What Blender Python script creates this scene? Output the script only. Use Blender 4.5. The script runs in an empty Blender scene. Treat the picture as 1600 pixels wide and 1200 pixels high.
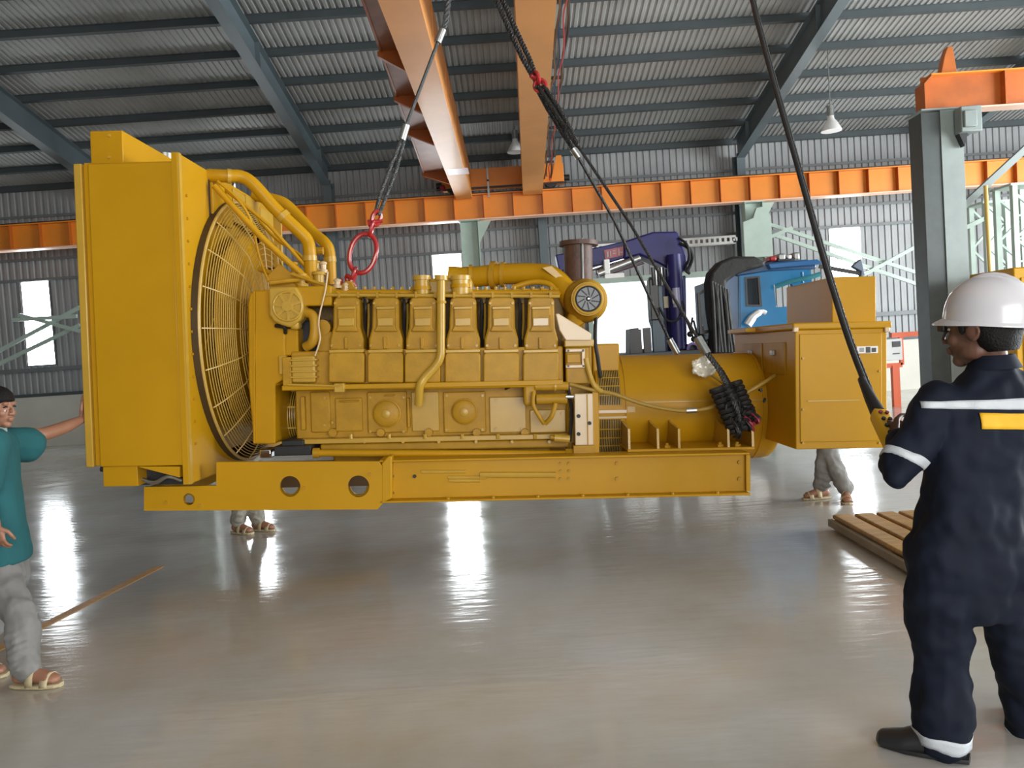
import bpy, math, random
from mathutils import Vector, Matrix
random.seed(7)
C = bpy.context.scene.collection
PI = math.pi
# ---------------------------------------------------------------- camera
F = 1250.0; PITCH = math.atan(50/1250.0); ROLL = 0.066; CAMH = 1.6
cp, sp = math.cos(PITCH), math.sin(PITCH); cr, sr = math.cos(ROLL), math.sin(ROLL)
FW = Vector((0, cp, -sp)); U0 = Vector((0, sp, cp)); R0 = Vector((1, 0, 0))
UP = U0*cr + R0*sr; RT = R0*cr - U0*sr
CAM = Vector((0, 0, CAMH))
cd = bpy.data.cameras.new('camera'); cam = bpy.data.objects.new('camera', cd); C.objects.link(cam)
cd.sensor_width = 36; cd.lens = 36*F/1600; cd.clip_end = 300
cam.matrix_world = Matrix(((RT.x, UP.x, -FW.x, 0), (RT.y, UP.y, -FW.y, 0), (RT.z, UP.z, -FW.z, CAMH), (0, 0, 0, 1)))
bpy.context.scene.camera = cam
# ---------------------------------------------------------------- world, light, exposure
sc = bpy.context.scene
sc.view_settings.view_transform = 'Standard'; sc.view_settings.look = 'None'
sc.view_settings.gamma = 1; sc.view_settings.exposure = 0.6
try: sc.view_settings.use_curve_mapping = False
except Exception: pass
w = bpy.data.worlds.new('world'); sc.world = w; w.use_nodes = True
w.node_tree.nodes['Background'].inputs[0].default_value = (0.86, 0.94, 1, 1)
w.node_tree.nodes['Background'].inputs[1].default_value = 1.6
def area(name, loc, target, sx, sy, power, col=(1, 1, 1)):
    l = bpy.data.lights.new(name, 'AREA'); l.shape = 'RECTANGLE'; l.size = sx; l.size_y = sy
    l.energy = power; l.color = col
    o = bpy.data.objects.new(name, l); C.objects.link(o); o.location = loc
    o.rotation_euler = (Vector(target)-Vector(loc)).to_track_quat('-Z', 'Y').to_euler(); return o
# daylight through the large bay doors behind and to the right of the photographer
area('bay_door_daylight', (3.2, -7.5, 2.6), (1.0, 6, 1.2), 9.0, 5.0, 760, (1.0, 0.97, 0.93))
area('side_door_daylight', (17.5, 7.0, 3.0), (2, 12, 3.2), 12.0, 5.5, 2900, (0.92, 0.97, 1.0))

# ---------------------------------------------------------------- helpers
def at(px, py, Y):
    d = FW + RT*((px-800)/F) - UP*((py-600)/F)
    return CAM + d*(Y/d.y)
def atz(px, py, Z):
    d = FW + RT*((px-800)/F) - UP*((py-600)/F)
    return CAM + d*((Z-CAMH)/d.z)
def sx(r, g, b):
    f = lambda c: (c/255/12.92 if c/255 <= .04045 else ((c/255+.055)/1.055)**2.4)
    return (f(r), f(g), f(b), 1)
class MB:
    def __init__(s): s.v = []; s.f = []
    def add(s, vs, fs):
        n = len(s.v); s.v += [Vector(a) for a in vs]; s.f += [tuple(i+n for i in q) for q in fs]; return s
    def box(s, x0, x1, y0, y1, z0, z1):
        return s.add([(x0,y0,z0),(x1,y0,z0),(x1,y1,z0),(x0,y1,z0),(x0,y0,z1),(x1,y0,z1),(x1,y1,z1),(x0,y1,z1)],
                     [(0,3,2,1),(4,5,6,7),(0,1,5,4),(1,2,6,5),(2,3,7,6),(3,0,4,7)])
    def prism(s, pts, off):       # closed polygon extruded by vector off
        n = len(pts); off = Vector(off); a = [Vector(p) for p in pts]
        return s.add(a+[p+off for p in a], [tuple(range(n))[::-1], tuple(range(n, 2*n))]+[(i,(i+1)%n,n+(i+1)%n,n+i) for i in range(n)])
    def beam(s, a, b, w, h, up=(0,0,1)):   # rectangular bar a->b, w across, h along up
        a = Vector(a); b = Vector(b); d = (b-a).normalized(); up = Vector(up); sd = d.cross(up).normalized(); u = sd.cross(d)
        q = [sd*(-w/2)-u*h/2, sd*w/2-u*h/2, sd*w/2+u*h/2, sd*(-w/2)+u*h/2]
        return s.prism([a+k for k in q], b-a)
    def ibeam(s, a, b, w, h, t=.02, up=(0,0,1), tw=None):   # I section
        a = Vector(a); b = Vector(b); d = (b-a).normalized(); up = Vector(up); sd = d.cross(up).normalized(); u = sd.cross(d); tw = tw or t
        for c_, ww, hh in ((h/2-t/2, w, t), (-h/2+t/2, w, t), (0, tw, h-2*t)): s.beam(a+u*c_, b+u*c_, ww, hh, up)
        return s
    def cyl(s, a, b, r, n=16, r2=None, cap=True):
        a = Vector(a); b = Vector(b); d = (b-a).normalized(); r2 = r if r2 is None else r2
        e = d.orthogonal().normalized(); g = d.cross(e)
        k = [e*math.cos(2*PI*i/n)+g*math.sin(2*PI*i/n) for i in range(n)]
        fs = [(i,(i+1)%n,n+(i+1)%n,n+i) for i in range(n)]
        if cap: fs += [tuple(range(n))[::-1], tuple(range(n,2*n))]
        return s.add([a+q*r for q in k]+[b+q*r2 for q in k], fs)
    def tube(s, pts, r, n=10, cap=True, closed=False):
        pts = [Vector(p) for p in pts]; m = len(pts); e = None; vs = []
        for i, p in enumerate(pts):
            if closed: t = (pts[(i+1)%m]-pts[i-1]).normalized()
            else: t = (pts[min(i+1, m-1)]-pts[max(i-1, 0)]).normalized()
            e = t.orthogonal().normalized() if e is None else (e-t*e.dot(t)).normalized()
            g = t.cross(e); rr = r[i] if isinstance(r, (list, tuple)) else r
            vs += [p+(e*math.cos(2*PI*k/n)+g*math.sin(2*PI*k/n))*rr for k in range(n)]
        fs = []
        for i in range(m if closed else m-1):
            for k in range(n): fs.append((i*n+k, i*n+(k+1)%n, ((i+1)%m)*n+(k+1)%n, ((i+1)%m)*n+k))
        if cap and not closed: fs += [tuple(range(n))[::-1], tuple((m-1)*n+k for k in range(n))]
        return s.add(vs, fs)
    def lathe(s, prof, o, axis, n=24):   # prof: (distance along axis, radius)
        o = Vector(o); d = Vector(axis).normalized(); e = d.orthogonal().normalized(); g = d.cross(e); vs = []
        for (a, r) in prof: vs += [o+d*a+(e*math.cos(2*PI*k/n)+g*math.sin(2*PI*k/n))*max(r, 1e-4) for k in range(n)]
        fs = []
        for i in range(len(prof)-1):
            for k in range(n): fs.append((i*n+k, i*n+(k+1)%n, (i+1)*n+(k+1)%n, (i+1)*n+k))
        fs += [tuple(range(n))[::-1], tuple((len(prof)-1)*n+k for k in range(n))]
        return s.add(vs, fs)
    def torus(s, c, axis, R, r, n=32, m=8):
        c = Vector(c); d = Vector(axis).normalized(); e = d.orthogonal().normalized(); g = d.cross(e)
        return s.tube([c+(e*math.cos(2*PI*i/n)+g*math.sin(2*PI*i/n))*R for i in range(n)], r, m, closed=True)
    def rings(s, rs, n=20, cap=True):   # rs: (centre, ex, ey, power)
        vs = []
        for (c, ex, ey, *pw) in rs:
            p = pw[0] if pw else 1.0; c = Vector(c); ex = Vector(ex); ey = Vector(ey)
            for k in range(n):
                a = 2*PI*k/n; ca, sa = math.cos(a), math.sin(a)
                vs.append(c+ex*(math.copysign(abs(ca)**p, ca))+ey*(math.copysign(abs(sa)**p, sa)))
        fs = []
        for i in range(len(rs)-1):
            for k in range(n): fs.append((i*n+k, i*n+(k+1)%n, (i+1)*n+(k+1)%n, (i+1)*n+k))
        if cap: fs += [tuple(range(n))[::-1], tuple((len(rs)-1)*n+k for k in range(n))]
        return s.add(vs, fs)
    def ball(s, c, ex, ey, ez, n=18, m=12):
        c = Vector(c); ex = Vector(ex); ey = Vector(ey); ez = Vector(ez)
        return s.rings([(c-ez*math.cos(PI*(i+.02 if i == 0 else i-.02 if i == m else i)/m), ex*math.sin(PI*min(max(i/m,.01),.99)), ey*math.sin(PI*min(max(i/m,.01),.99))) for i in range(m+1)], n)
def smooth(pts, k=5, closed=False):   # Catmull-Rom
    pts = [Vector(p) for p in pts]; out = []; m = len(pts)
    for i in range(m-1):
        p0 = pts[max(i-1,0)]; p1 = pts[i]; p2 = pts[i+1]; p3 = pts[min(i+2,m-1)]
        for j in range(k):
            t = j/k
            out.append(0.5*((2*p1)+(p2-p0)*t+(2*p0-5*p1+4*p2-p3)*t*t+(3*p1-p0-3*p2+p3)*t**3))
    return out+[pts[-1]]
ORG = {}
def empty(name, loc, label, cat, group=None, rot=None):
    o = bpy.data.objects.new(name, None); C.objects.link(o); o.location = loc; o.empty_display_size = .1
    if rot: o.rotation_euler = rot
    o['label'] = label; o['category'] = cat
    if group: o['group'] = group
    ORG[o] = Vector(loc); return o
def build(name, mb, mat, parent=None, bevel=0, label=None, cat=None, group=None, kind=None, flat=False, ang=35, seg=2):
    me = bpy.data.meshes.new(name)
    if parent is not None: org = ORG[parent]
    else:
        xs = [p.x for p in mb.v]; ys = [p.y for p in mb.v]; zs = [p.z for p in mb.v]
        org = Vector(((min(xs)+max(xs))/2, (min(ys)+max(ys))/2, min(zs)))
        if kind == 'structure': org = Vector((0, 0, 0))
    me.from_pydata([p-org for p in mb.v], [], mb.f); me.update()
    import bmesh
    bm = bmesh.new(); bm.from_mesh(me); bmesh.ops.recalc_face_normals(bm, faces=bm.faces); bm.to_mesh(me); bm.free()
    if not flat:
        me.shade_smooth(); me.set_sharp_from_angle(angle=math.radians(ang))
    me.materials.append(mat)
    o = bpy.data.objects.new(name, me); C.objects.link(o)
    if parent is not None: o.parent = parent; ORG[o] = org
    else: o.location = org; ORG[o] = org
    if bevel:
        b = o.modifiers.new('bevel', 'BEVEL'); b.width = bevel; b.segments = seg; b.limit_method = 'ANGLE'; b.angle_limit = math.radians(40)
        b.harden_normals = False
    if label: o['label'] = label
    if cat: o['category'] = cat
    if group: o['group'] = group
    if kind: o['kind'] = kind
    return o
def struct(name, mb, mat, **k): return build(name, mb, mat, kind='structure', **k)
def copy_tree(o, parent=None):
    c = o.copy(); C.objects.link(c)
    if parent is not None: c.parent = parent
    ORG[c] = ORG.get(o, Vector())
    for ch in list(o.children): copy_tree(ch, c)
    return c
# ---------------------------------------------------------------- materials
def mat(name, col, rough=.5, metal=0, coat=0, var=0, vscale=4, bump=0, bscale=40, emit=None, es=0, spec=None, col2=None, sheen=0, trans=0, stretch=None, rvar=0):
    m = bpy.data.materials.new(name); m.use_nodes = True; nt = m.node_tree; b = nt.nodes['Principled BSDF']
    b.inputs['Base Color'].default_value = col; b.inputs['Roughness'].default_value = rough; b.inputs['Metallic'].default_value = metal
    b.inputs['Coat Weight'].default_value = coat; b.inputs['Coat Roughness'].default_value = .12
    if spec is not None: b.inputs['Specular IOR Level'].default_value = spec
    if sheen: b.inputs['Sheen Weight'].default_value = sheen
    if trans: b.inputs['Transmission Weight'].default_value = trans
    tc = nt.nodes.new('ShaderNodeTexCoord'); src = tc.outputs['Object']
    if stretch:
        mp = nt.nodes.new('ShaderNodeMapping'); mp.inputs['Scale'].default_value = stretch; nt.links.new(src, mp.inputs[0]); src = mp.outputs[0]
    if var or rvar:
        n = nt.nodes.new('ShaderNodeTexNoise'); n.inputs['Scale'].default_value = vscale; n.inputs['Detail'].default_value = 6; n.inputs['Roughness'].default_value = .6
        nt.links.new(src, n.inputs['Vector'])
        rp = nt.nodes.new('ShaderNodeValToRGB'); rp.color_ramp.elements[0].position = .35; rp.color_ramp.elements[1].position = .65
        c2 = col2 or tuple([c*(1-var) for c in col[:3]]+[1])
        rp.color_ramp.elements[0].color = c2; rp.color_ramp.elements[1].color = col
        nt.links.new(n.outputs['Fac'], rp.inputs[0]); nt.links.new(rp.outputs[0], b.inputs['Base Color'])
        if rvar:
            mr = nt.nodes.new('ShaderNodeMapRange'); mr.inputs['To Min'].default_value = rough-rvar; mr.inputs['To Max'].default_value = rough+rvar
            nt.links.new(n.outputs['Fac'], mr.inputs['Value']); nt.links.new(mr.outputs[0], b.inputs['Roughness'])
    if bump:
        n2 = nt.nodes.new('ShaderNodeTexNoise'); n2.inputs['Scale'].default_value = bscale; n2.inputs['Detail'].default_value = 3
        nt.links.new(src, n2.inputs['Vector']); bp = nt.nodes.new('ShaderNodeBump'); bp.inputs['Strength'].default_value = bump; bp.inputs['Distance'].default_value = .02
        nt.links.new(n2.outputs['Fac'], bp.inputs['Height']); nt.links.new(bp.outputs[0], b.inputs['Normal'])
    if emit: b.inputs['Emission Color'].default_value = emit; b.inputs['Emission Strength'].default_value = es
    return m
YEL = mat('yellow_paint', (.50, .258, .005, 1), .42, spec=.2, coat=.04, var=.10, vscale=1.5, rvar=.06)
YEL2 = mat('cast_yellow_paint', (.46, .245, .012, 1), .5, spec=.28, coat=.03, var=.18, vscale=9, bump=.06, bscale=60)
YEL3 = mat('machined_yellow_paint', (.50, .30, .035, 1), .36, spec=.4, coat=.15, var=.1, vscale=6)
PALE = mat('glare_pale_paint', (.62, .46, .27, 1), .35, coat=.2, var=.1)  # paler yellow, with the glare on the plates painted into the colour
DARK = mat('black_rubber', (.012, .012, .013, 1), .55, var=.3, vscale=10)
BLKM = mat('black_painted_steel', (.02, .02, .022, 1), .4, var=.3)
WIREY = mat('guard_wire_paint', (.46, .30, .07, 1), .35)
STEEL = mat('galvanised_steel', (.42, .43, .42, 1), .35, metal=.9, var=.2, vscale=20)
CHROME = mat('polished_steel', (.75, .76, .78, 1), .15, metal=1)
ROPE = mat('wire_rope_steel', (.10, .105, .105, 1), .45, metal=.7, bump=.6, bscale=90)
ROPED = mat('greasy_wire_rope', (.018, .017, .016, 1), .4, metal=.3, bump=.6, bscale=90)
RED = mat('red_shackle_paint', (.42, .018, .02, 1), .3, coat=.5, var=.3, vscale=20)
ORANGE = mat('orange_crane_paint', (.84, .27, .022, 1), .42, coat=.15, var=.12, vscale=1.2)
ORANGED = mat('orange_crane_paint_weathered', (.50, .125, .015, 1), .45, var=.25, vscale=2)
BLUEG = mat('blue_grey_steel_paint', (.12, .155, .17, 1), .45, var=.12, vscale=2)
GREYP = mat('grey_purlin_paint', (.07, .085, .09, 1), .55, var=.15, vscale=2)
GREEN = mat('pale_green_steel_paint', (.42, .52, .45, 1), .45, var=.12, vscale=3)
GREENG = mat('grey_green_steel_paint', (.25, .29, .275, 1), .5, var=.15, vscale=2)
WALLM = mat('metal_wall_cladding', (.34, .35, .355, 1), .55, metal=.12, var=.15, vscale=.8)
DECK = mat('metal_roof_deck', (.44, .45, .44, 1), .5, metal=.2, var=.22, vscale=.7)
DADO = mat('cream_plaster', (.62, .60, .52, 1), .6, var=.08, vscale=1.5)
SKYP = mat('daylit_window_pane', (.9, .95, 1, 1), .4, emit=(.9, .96, 1, 1), es=12.0)
RUST = mat('rusty_primer', (.105, .05, .032, 1), .55, var=.4, vscale=12, bump=.2)
SKIN = mat('brown_skin', (.30, .14, .085, 1), .5, var=.12, vscale=14)
SKIND = mat('dark_brown_skin', (.14, .065, .042, 1), .5, var=.15, vscale=14)
HAIR = mat('black_hair', (.005, .004, .004, 1), .65, spec=.25, bump=.4, bscale=150)
NAVY = mat('navy_twill', (.0075, .0115, .024, 1), .75, var=.3, vscale=5, bump=.3, bscale=7, spec=.2)
REFL = mat('silver_reflective_tape', (.52, .56, .60, 1), .4, bump=.15, bscale=200)
PATCHY = mat('yellow_lettered_patch', (.75, .42, .01, 1), .6)
HELM = mat('white_helmet_plastic', (.66, .66, .70, 1), .28, coat=.5, var=.05)
TEE = mat('teal_cotton', (.008, .095, .105, 1), .85, var=.15, vscale=6, bump=.35, bscale=10)
TROU = mat('grey_cotton_trousers', (.20, .195, .185, 1), .9, var=.2, vscale=5, bump=.4, bscale=9)
TROU2 = mat('pale_worn_trousers', (.33, .31, .26, 1), .9, var=.3, vscale=9, bump=.4, bscale=9)
TAN = mat('tan_sandal_rubber', (.48, .40, .24, 1), .7, var=.25, vscale=30)
WOODY = mat('yellowed_timber', (.42, .22, .03, 1), .55, var=.45, vscale=5, stretch=(1, 8, 1))
PURP = mat('violet_blue_crane_paint', (.022, .02, .12, 1), .4, spec=.3, var=.2)
CABB = mat('blue_cab_paint', (.010, .14, .30, 1), .3, spec=.35, var=.1)
CABT = mat('dark_blue_cab_paint', (.01, .06, .15, 1), .35, coat=.4, var=.1)
TARP = mat('black_tarpaulin', (.012, .012, .011, 1), .6, var=.4, bump=.5, bscale=12)
GLASSD = mat('dark_tinted_glass', (.03, .04, .05, 1), .05, spec=.8)
GLASSC = mat('clear_cab_glass', (.9, .95, .95, 1), .02, trans=1.0)
WHITE = mat('white_paint', (.75, .75, .73, 1), .45)
LINE = mat('ochre_floor_paint', (.62, .30, .05, 1), .5, var=.3, vscale=12)
BLUEH = mat('blue_hose', (.03, .1, .3, 1), .4)
REDH = mat('red_hose', (.3, .02, .04, 1), .4)
HOSE = mat('yellow_conduit', (.36, .22, .03, 1), .4)
PIPEY = mat('yellow_pipe_paint', (.55, .36, .08, 1), .4)

def floor_mat():
    m = bpy.data.materials.new('glossy_epoxy_floor'); m.use_nodes = True; nt = m.node_tree; b = nt.nodes['Principled BSDF']; L = nt.links.new
    tc = nt.nodes.new('ShaderNodeTexCoord')
    n = nt.nodes.new('ShaderNodeTexNoise'); n.inputs['Scale'].default_value = .35; n.inputs['Detail'].default_value = 7; n.inputs['Roughness'].default_value = .62
    L(tc.outputs['Object'], n.inputs['Vector'])
    rp = nt.nodes.new('ShaderNodeValToRGB'); e = rp.color_ramp.elements
    e[0].position = .38; e[0].color = (.43, .39, .32, 1); e[1].position = .62; e[1].color = (.54, .54, .53, 1)
    L(n.outputs['Fac'], rp.inputs[0]); L(rp.outputs[0], b.inputs['Base Color'])
    n3 = nt.nodes.new('ShaderNodeTexNoise'); n3.inputs['Scale'].default_value = 2.2; n3.inputs['Detail'].default_value = 8
    L(tc.outputs['Object'], n3.inputs['Vector'])
    mr = nt.nodes.new('ShaderNodeMapRange'); mr.inputs['From Min'].default_value = .3; mr.inputs['From Max'].default_value = .7
    mr.inputs['To Min'].default_value = .09; mr.inputs['To Max'].default_value = .17; L(n3.outputs['Fac'], mr.inputs['Value']); L(mr.outputs[0], b.inputs['Roughness'])
    mp = nt.nodes.new('ShaderNodeMapping'); mp.inputs['Scale'].default_value = (1.2, 5.0, 1); L(tc.outputs['Object'], mp.inputs[0])
    n2 = nt.nodes.new('ShaderNodeTexNoise'); n2.inputs['Scale'].default_value = 2.6; n2.inputs['Detail'].default_value = 2.5; L(mp.outputs[0], n2.inputs['Vector'])
    bp = nt.nodes.new('ShaderNodeBump'); bp.inputs['Strength'].default_value = .22; bp.inputs['Distance'].default_value = .012
    L(n2.outputs['Fac'], bp.inputs['Height']); L(bp.outputs[0], b.inputs['Normal'])
    b.inputs['Specular IOR Level'].default_value = .45
    return m
FLOORM = floor_mat()

# ================================================================ THE HALL
YW = 20.2                                                # back wall
EAVE = 6.50; SL = .18
X0, X1 = -21.0, 25.0
struct('floor', MB().add([(X0-10,-25,0),(X1+12,-25,0),(X1+12,YW+.3,0),(X0-10,YW+.3,0),(X0-10,-25,-.1),(X1+12,-25,-.1),(X1+12,YW+.3,-.1),(X0-10,YW+.3,-.1)],
    [(0,1,2,3),(7,6,5,4),(0,4,5,1),(1,5,6,2),(2,6,7,3),(3,7,4,0)]), FLOORM)
# openings in the back wall: (x0,x1,z0,z1)
def wz(px, py): p = at(px, py, YW); return p.x, p.z
def opening(a, b):
    p = wz(*a); q = wz(*b); return (min(p[0],q[0]), max(p[0],q[0]), min(p[1],q[1]), max(p[1],q[1]))
xw = [wz(60, 505)[0], wz(702, 460)[0], wz(1320, 400)[0]]
wt = wz(60, 440)[1]; wb = wz(64, 570)[1]
ops = []
WXS = [xw[0]-5.75*1.0, xw[0], (xw[0]+xw[1])/2-.1, xw[1], xw[2], xw[2]+5.8]
for x in WXS: ops.append((x-.36, x+.36, wb, wt))
d0 = wz(926, 500)[0]; d1 = wz(1112, 500)[0]; dt = wz(960, 442)[1]
ops.append((d0, d1, 0, dt))
DZ = 1.28
mb = MB(); pitch = .165; x = X0; prof = [(0, 0), (.05, 0), (.07, -.028), (.145, -.028), (.165, 0)]
while x < X1:
    for (a, ya), (b, yb) in zip(prof[:-1], prof[1:]):
        xa, xb = x+a, x+b; cuts = [(DZ, EAVE+.1)]
        for (ox0, ox1, oz0, oz1) in ops:
            if (xa+xb)/2 > ox0 and (xa+xb)/2 < ox1:
                cuts = [c for (z0, z1) in cuts for c in ((z0, min(z1, max(oz0, z0))), (max(z0, oz1), z1)) if c[1]-c[0] > .01]
        for (z0, z1) in cuts: mb.add([(xa, YW+ya, z0), (xb, YW+yb, z0), (xb, YW+yb, z1), (xa, YW+ya, z1)], [(0,1,2,3)])
    x += pitch
struct('wall_back', mb, WALLM)
mb = MB()
for (a, b) in ((X0, d0), (d1, X1)): mb.box(a, b, YW-.10, YW+.12, 0, DZ+.03)
struct('wall_back', mb, DADO)
mb = MB()
for (a, b) in ((X0, d0), (d1, X1)): mb.box(a, b, YW-.13, YW-.10, DZ-.02, DZ+.06)
struct('trim_1', mb, GREYP, bevel=.004)
for i, (a, b, z0, z1) in enumerate(ops[:-1]):
    struct('window_%d' % (i+1), MB().box(a, b, YW+.03, YW+.05, z0, z1), SKYP)
    m = MB(); t = .035
    m.box(a-t, b+t, YW-.05, YW+.06, z1, z1+t).box(a-t, b+t, YW-.05, YW+.06, z0-t, z0).box(a-t, a, YW-.05, YW+.06, z0, z1).box(b, b+t, YW-.05, YW+.06, z0, z1)
    struct('trim_%d' % (i+2), m, STEEL)
m = MB(); m.box(d0-.12, d0, YW-.1, YW+.1, 0, dt+.12).box(d1, d1+.12, YW-.1, YW+.1, 0, dt+.12).box(d0, d1, YW-.1, YW+.1, dt, dt+.14)
struct('door_1', m, GREEN, bevel=.006)
# pale outdoor yard past the door
struct('ground_yard', MB().box(-30, 34, YW+.31, YW+30, -.25, -.02), mat('sunlit_concrete_yard', (.75, .75, .72, 1), .8, var=.1))
# horizontal wall girts (light channel sections on the inside of the cladding)
GR = []
GIRTM = mat('light_grey_girt_paint', (.17, .185, .19, 1), .5, var=.15)
def zatwall(px, py): return wz(px, py)[1]
for (zz, nm) in ((zatwall(60, 573), 'lowest'), (zatwall(950, 377)-.02, 'second'), (wt+.55, 'third'), (5.75, 'top')):
    m = MB(); xs0 = X0
    segs = [(X0, X1)]
    m.box(X0, X1, YW-.14, YW-.02, zz-.02, zz+.02)
    m.box(X0, X1, YW-.14, YW-.13, zz-.045, zz-.02)
    if nm == 'lowest' :
        m = MB()
        for (a, b) in ((X0, d0-.15), (d1+.15, X1)): m.box(a, b, YW-.16, YW-.02, zz-.09, zz-.03).box(a, b, YW-.16, YW-.15, zz-.13, zz-.09)
    build('wall_girt', m, GIRTM, label='long grey steel wall girt on the back cladding, %s of the four rows' % nm, cat='girt', group='girts along the back wall')
# roof deck: ribs run up the slope (along Y)
YR = 2.0; ZR = EAVE+SL*(YW-YR)
def roofz(y): return EAVE+SL*(YW-y) if y > YR else ZR-SL*(YR-y)
mb = MB(); pr = [(0, 0), (.055, 0), (.068, .022), (.107, .022), (.12, 0)]; x = X0
while x < X1:
    for (a, za), (b, zb) in zip(pr[:-1], pr[1:]):
        for (ya, yb) in ((YW+.4, YR), (YR, -16)):
            mb.add([(x+a, ya, roofz(ya)+za), (x+b, ya, roofz(ya)+zb), (x+b, yb, roofz(yb)+zb), (x+a, yb, roofz(yb)+za)], [(0,1,2,3)])
    x += .12
struct('ceiling', mb, DECK)
# left and part of the right cladding
def sidewall(nm, X, y0, y1, z0=0):
    m = MB(); y = y0
    while y < y1:
        for (a, xa), (b, xb) in zip(prof[:-1], prof[1:]):
            m.add([(X+xa, y+a*2, z0), (X+xb, y+b*2, z0), (X+xb, y+b*2, roofz(y)), (X+xa, y+a*2, roofz(y))], [(0,1,2,3)])
        y += pitch*2
    struct(nm, m, WALLM)
sidewall('wall_left', X0, -16, YW)
sidewall('wall_right', X1, -16, YW, 4.6)
m = MB()
for (xa, xb) in ((X0, -2.0), (8.5, X1)):
    m.box(xa, xb, -16.1, -16, 0, 5.2)
m.box(X0, X1, -16.1, -16, 5.2, 8.0)
struct('wall_front', m, WALLM)
# purlins
names = ['first','second','third','fourth','fifth','sixth','seventh','eighth','ninth','tenth','eleventh','twelfth','thirteenth','fourteenth']
pm = MB(); pm.box(X0, X1, -.03, .03, -.13, -.012).box(X0, X1, -.03, .05, -.14, -.128).box(X0, X1, -.045, .035, -.014, 0)
pur = None
for i in range(14):
    y = YW-.12-1.03*i
    if pur is None:
        pur = build('roof_purlin', pm, GREYP); o = pur
    else: o = copy_tree(pur)
    o['label'] = 'slim dark grey roof purlin across the metal deck, %s out from the back wall' % names[i]
    o['category'] = 'purlin'; o['group'] = 'roof purlins'
    o.location = Vector((o.location.x, y, roofz(y)-.14)); o.rotation_euler = (-math.atan(SL), 0, 0)
# rafters (tapered I sections) with their wall columns
XR = at(1155, 262, YW-.4).x
sp_ = 5.72
FRX = [at(185, 330, YW-.4).x-5.2, at(185, 330, YW-.4).x, at(514, 305, YW-.4).x, at(843, 290, YW-.4).x, XR, XR+5.2, XR+10.4]
fl = ['far left edge of the roof', 'above the radiator end at the left', 'above the red lifting ring', 'hidden behind the right crane girder', 'right of the crane, above the blue truck', 'far right, behind the near grey column', 'outermost on the right']
for i, X in enumerate(FRX):
    yb = YW-.35; m = MB(); n = Vector((0, SL, 1)).normalized()
    pts_t = [(X, yb, roofz(yb)-.14), (X, YR, roofz(YR)-.14)]
    da, db = .52, .50
    A = Vector(pts_t[0]); B = Vector(pts_t[1])
    r = empty('roof_rafter', (X, yb, roofz(yb)-.9), 'blue-grey sloping steel roof rafter, ' + fl[i], 'rafter', 'roof rafters')
    m.add([A+Vector((-.006,0,0)), B+Vector((-.006,0,0)), B+Vector((-.006,0,-db)), A+Vector((-.006,0,-da)), A+Vector((.006,0,0)), B+Vector((.006,0,0)), B+Vector((.006,0,-db)), A+Vector((.006,0,-da))],
          [(0,1,2,3),(7,6,5,4),(0,4,5,1),(3,2,6,7),(0,3,7,4),(1,5,6,2)])
    build('web', m, BLUEG, r)
    build('top_flange', MB().beam(A, B, .2, .014), BLUEG, r)
    bf = MB().beam(A-Vector((0,0,da)), B-Vector((0,0,db)), .21, .016)
    build('bottom_flange', bf, BLUEG, r)
    for k in range(3):
        y = yb-1.0-4.4*k; t = (yb-y)/(yb-YR); d_ = da*(1-t)+db*t
        build('stiffener_plate', MB().box(X-.09, X+.09, y-.006, y+.006, roofz(y)-.14-d_, roofz(y)-.14), BLUEG, r)
    c = MB().ibeam((X, YW-.38, 0), (X, YW-.38, roofz(YW)-.45), .2, .4, .014, up=(0, 1, 0), tw=.01)
    o = build('wall_column', c, BLUEG, label='blue-grey wall column standing under the rafter, ' + fl[i].replace('hidden ', ''), cat='column', group='columns along the back wall')
# the crane runway along the back wall
YB = 18.6
bt = at(1000, 285, YB); bb = at(1000, 327, YB)
ZT = (at(300, 336, YB).z+at(1350, 264, YB).z)/2; ZB = (at(300, 376, YB).z+at(1350, 301, YB).z)/2
rw = empty('crane_runway_beam', (1.4, YB, ZB), 'long orange crane runway beam with vertical stiffeners along the back wall', 'beam')
build('beam_web', MB().box(X0+.3, X1-.3, YB-.006, YB+.006, ZB, ZT), ORANGE, rw)
build('bottom_flange', MB().box(X0+.3, X1-.3, YB-.15, YB+.15, ZB-.012, ZB+.012), mat('bottom_flange_paint', (.85, .52, .36, 1), .35), rw)
build('top_flange', MB().box(X0+.3, X1-.3, YB-.15, YB+.15, ZT-.012, ZT+.012), ORANGE, rw)
build('crane_rail', MB().box(X0+.3, X1-.3, YB-.03, YB+.03, ZT+.012, ZT+.06), BLKM, rw)
xs = X0+.9; stf = None
while xs < X1-.5:
    if stf is None:
        stf = build('stiffener', MB().box(xs-.006, xs+.006, YB-.14, YB+.14, ZB+.012, ZT-.012), ORANGED, rw); x00 = xs
    else:
        c = stf.copy(); C.objects.link(c); c.parent = rw; c.location = (xs-x00, 0, 0)
    xs += .68
def runway_column(X, lab, grp='runway columns'):
    r = empty('runway_column', (X, YB+.05, 0), lab, 'column', grp)
    build('column_shaft', MB().ibeam((X, YB+.05, .03), (X, YB+.05, ZB-.03), .3, .42, .016, up=(1, 0, 0)), GREEN, r)
    build('base_plate', MB().box(X-.25, X+.25, YB-.2, YB+.3, 0, .03), GREEN, r)
    build('cap_plate', MB().box(X-.24, X+.24, YB-.17, YB+.27, ZB-.035, ZB-.013), GREEN, r)
    build('bracket_gusset', MB().prism([(X+.2, YB-.02, ZB-.04), (X+.5, YB-.02, ZB-.04), (X+.2, YB-.02, ZB-.55)], (0, .016, 0)), GREEN, r)
    return r
cxs = [at(1178, 360, YB).x, at(736, 390, YB).x]
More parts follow.
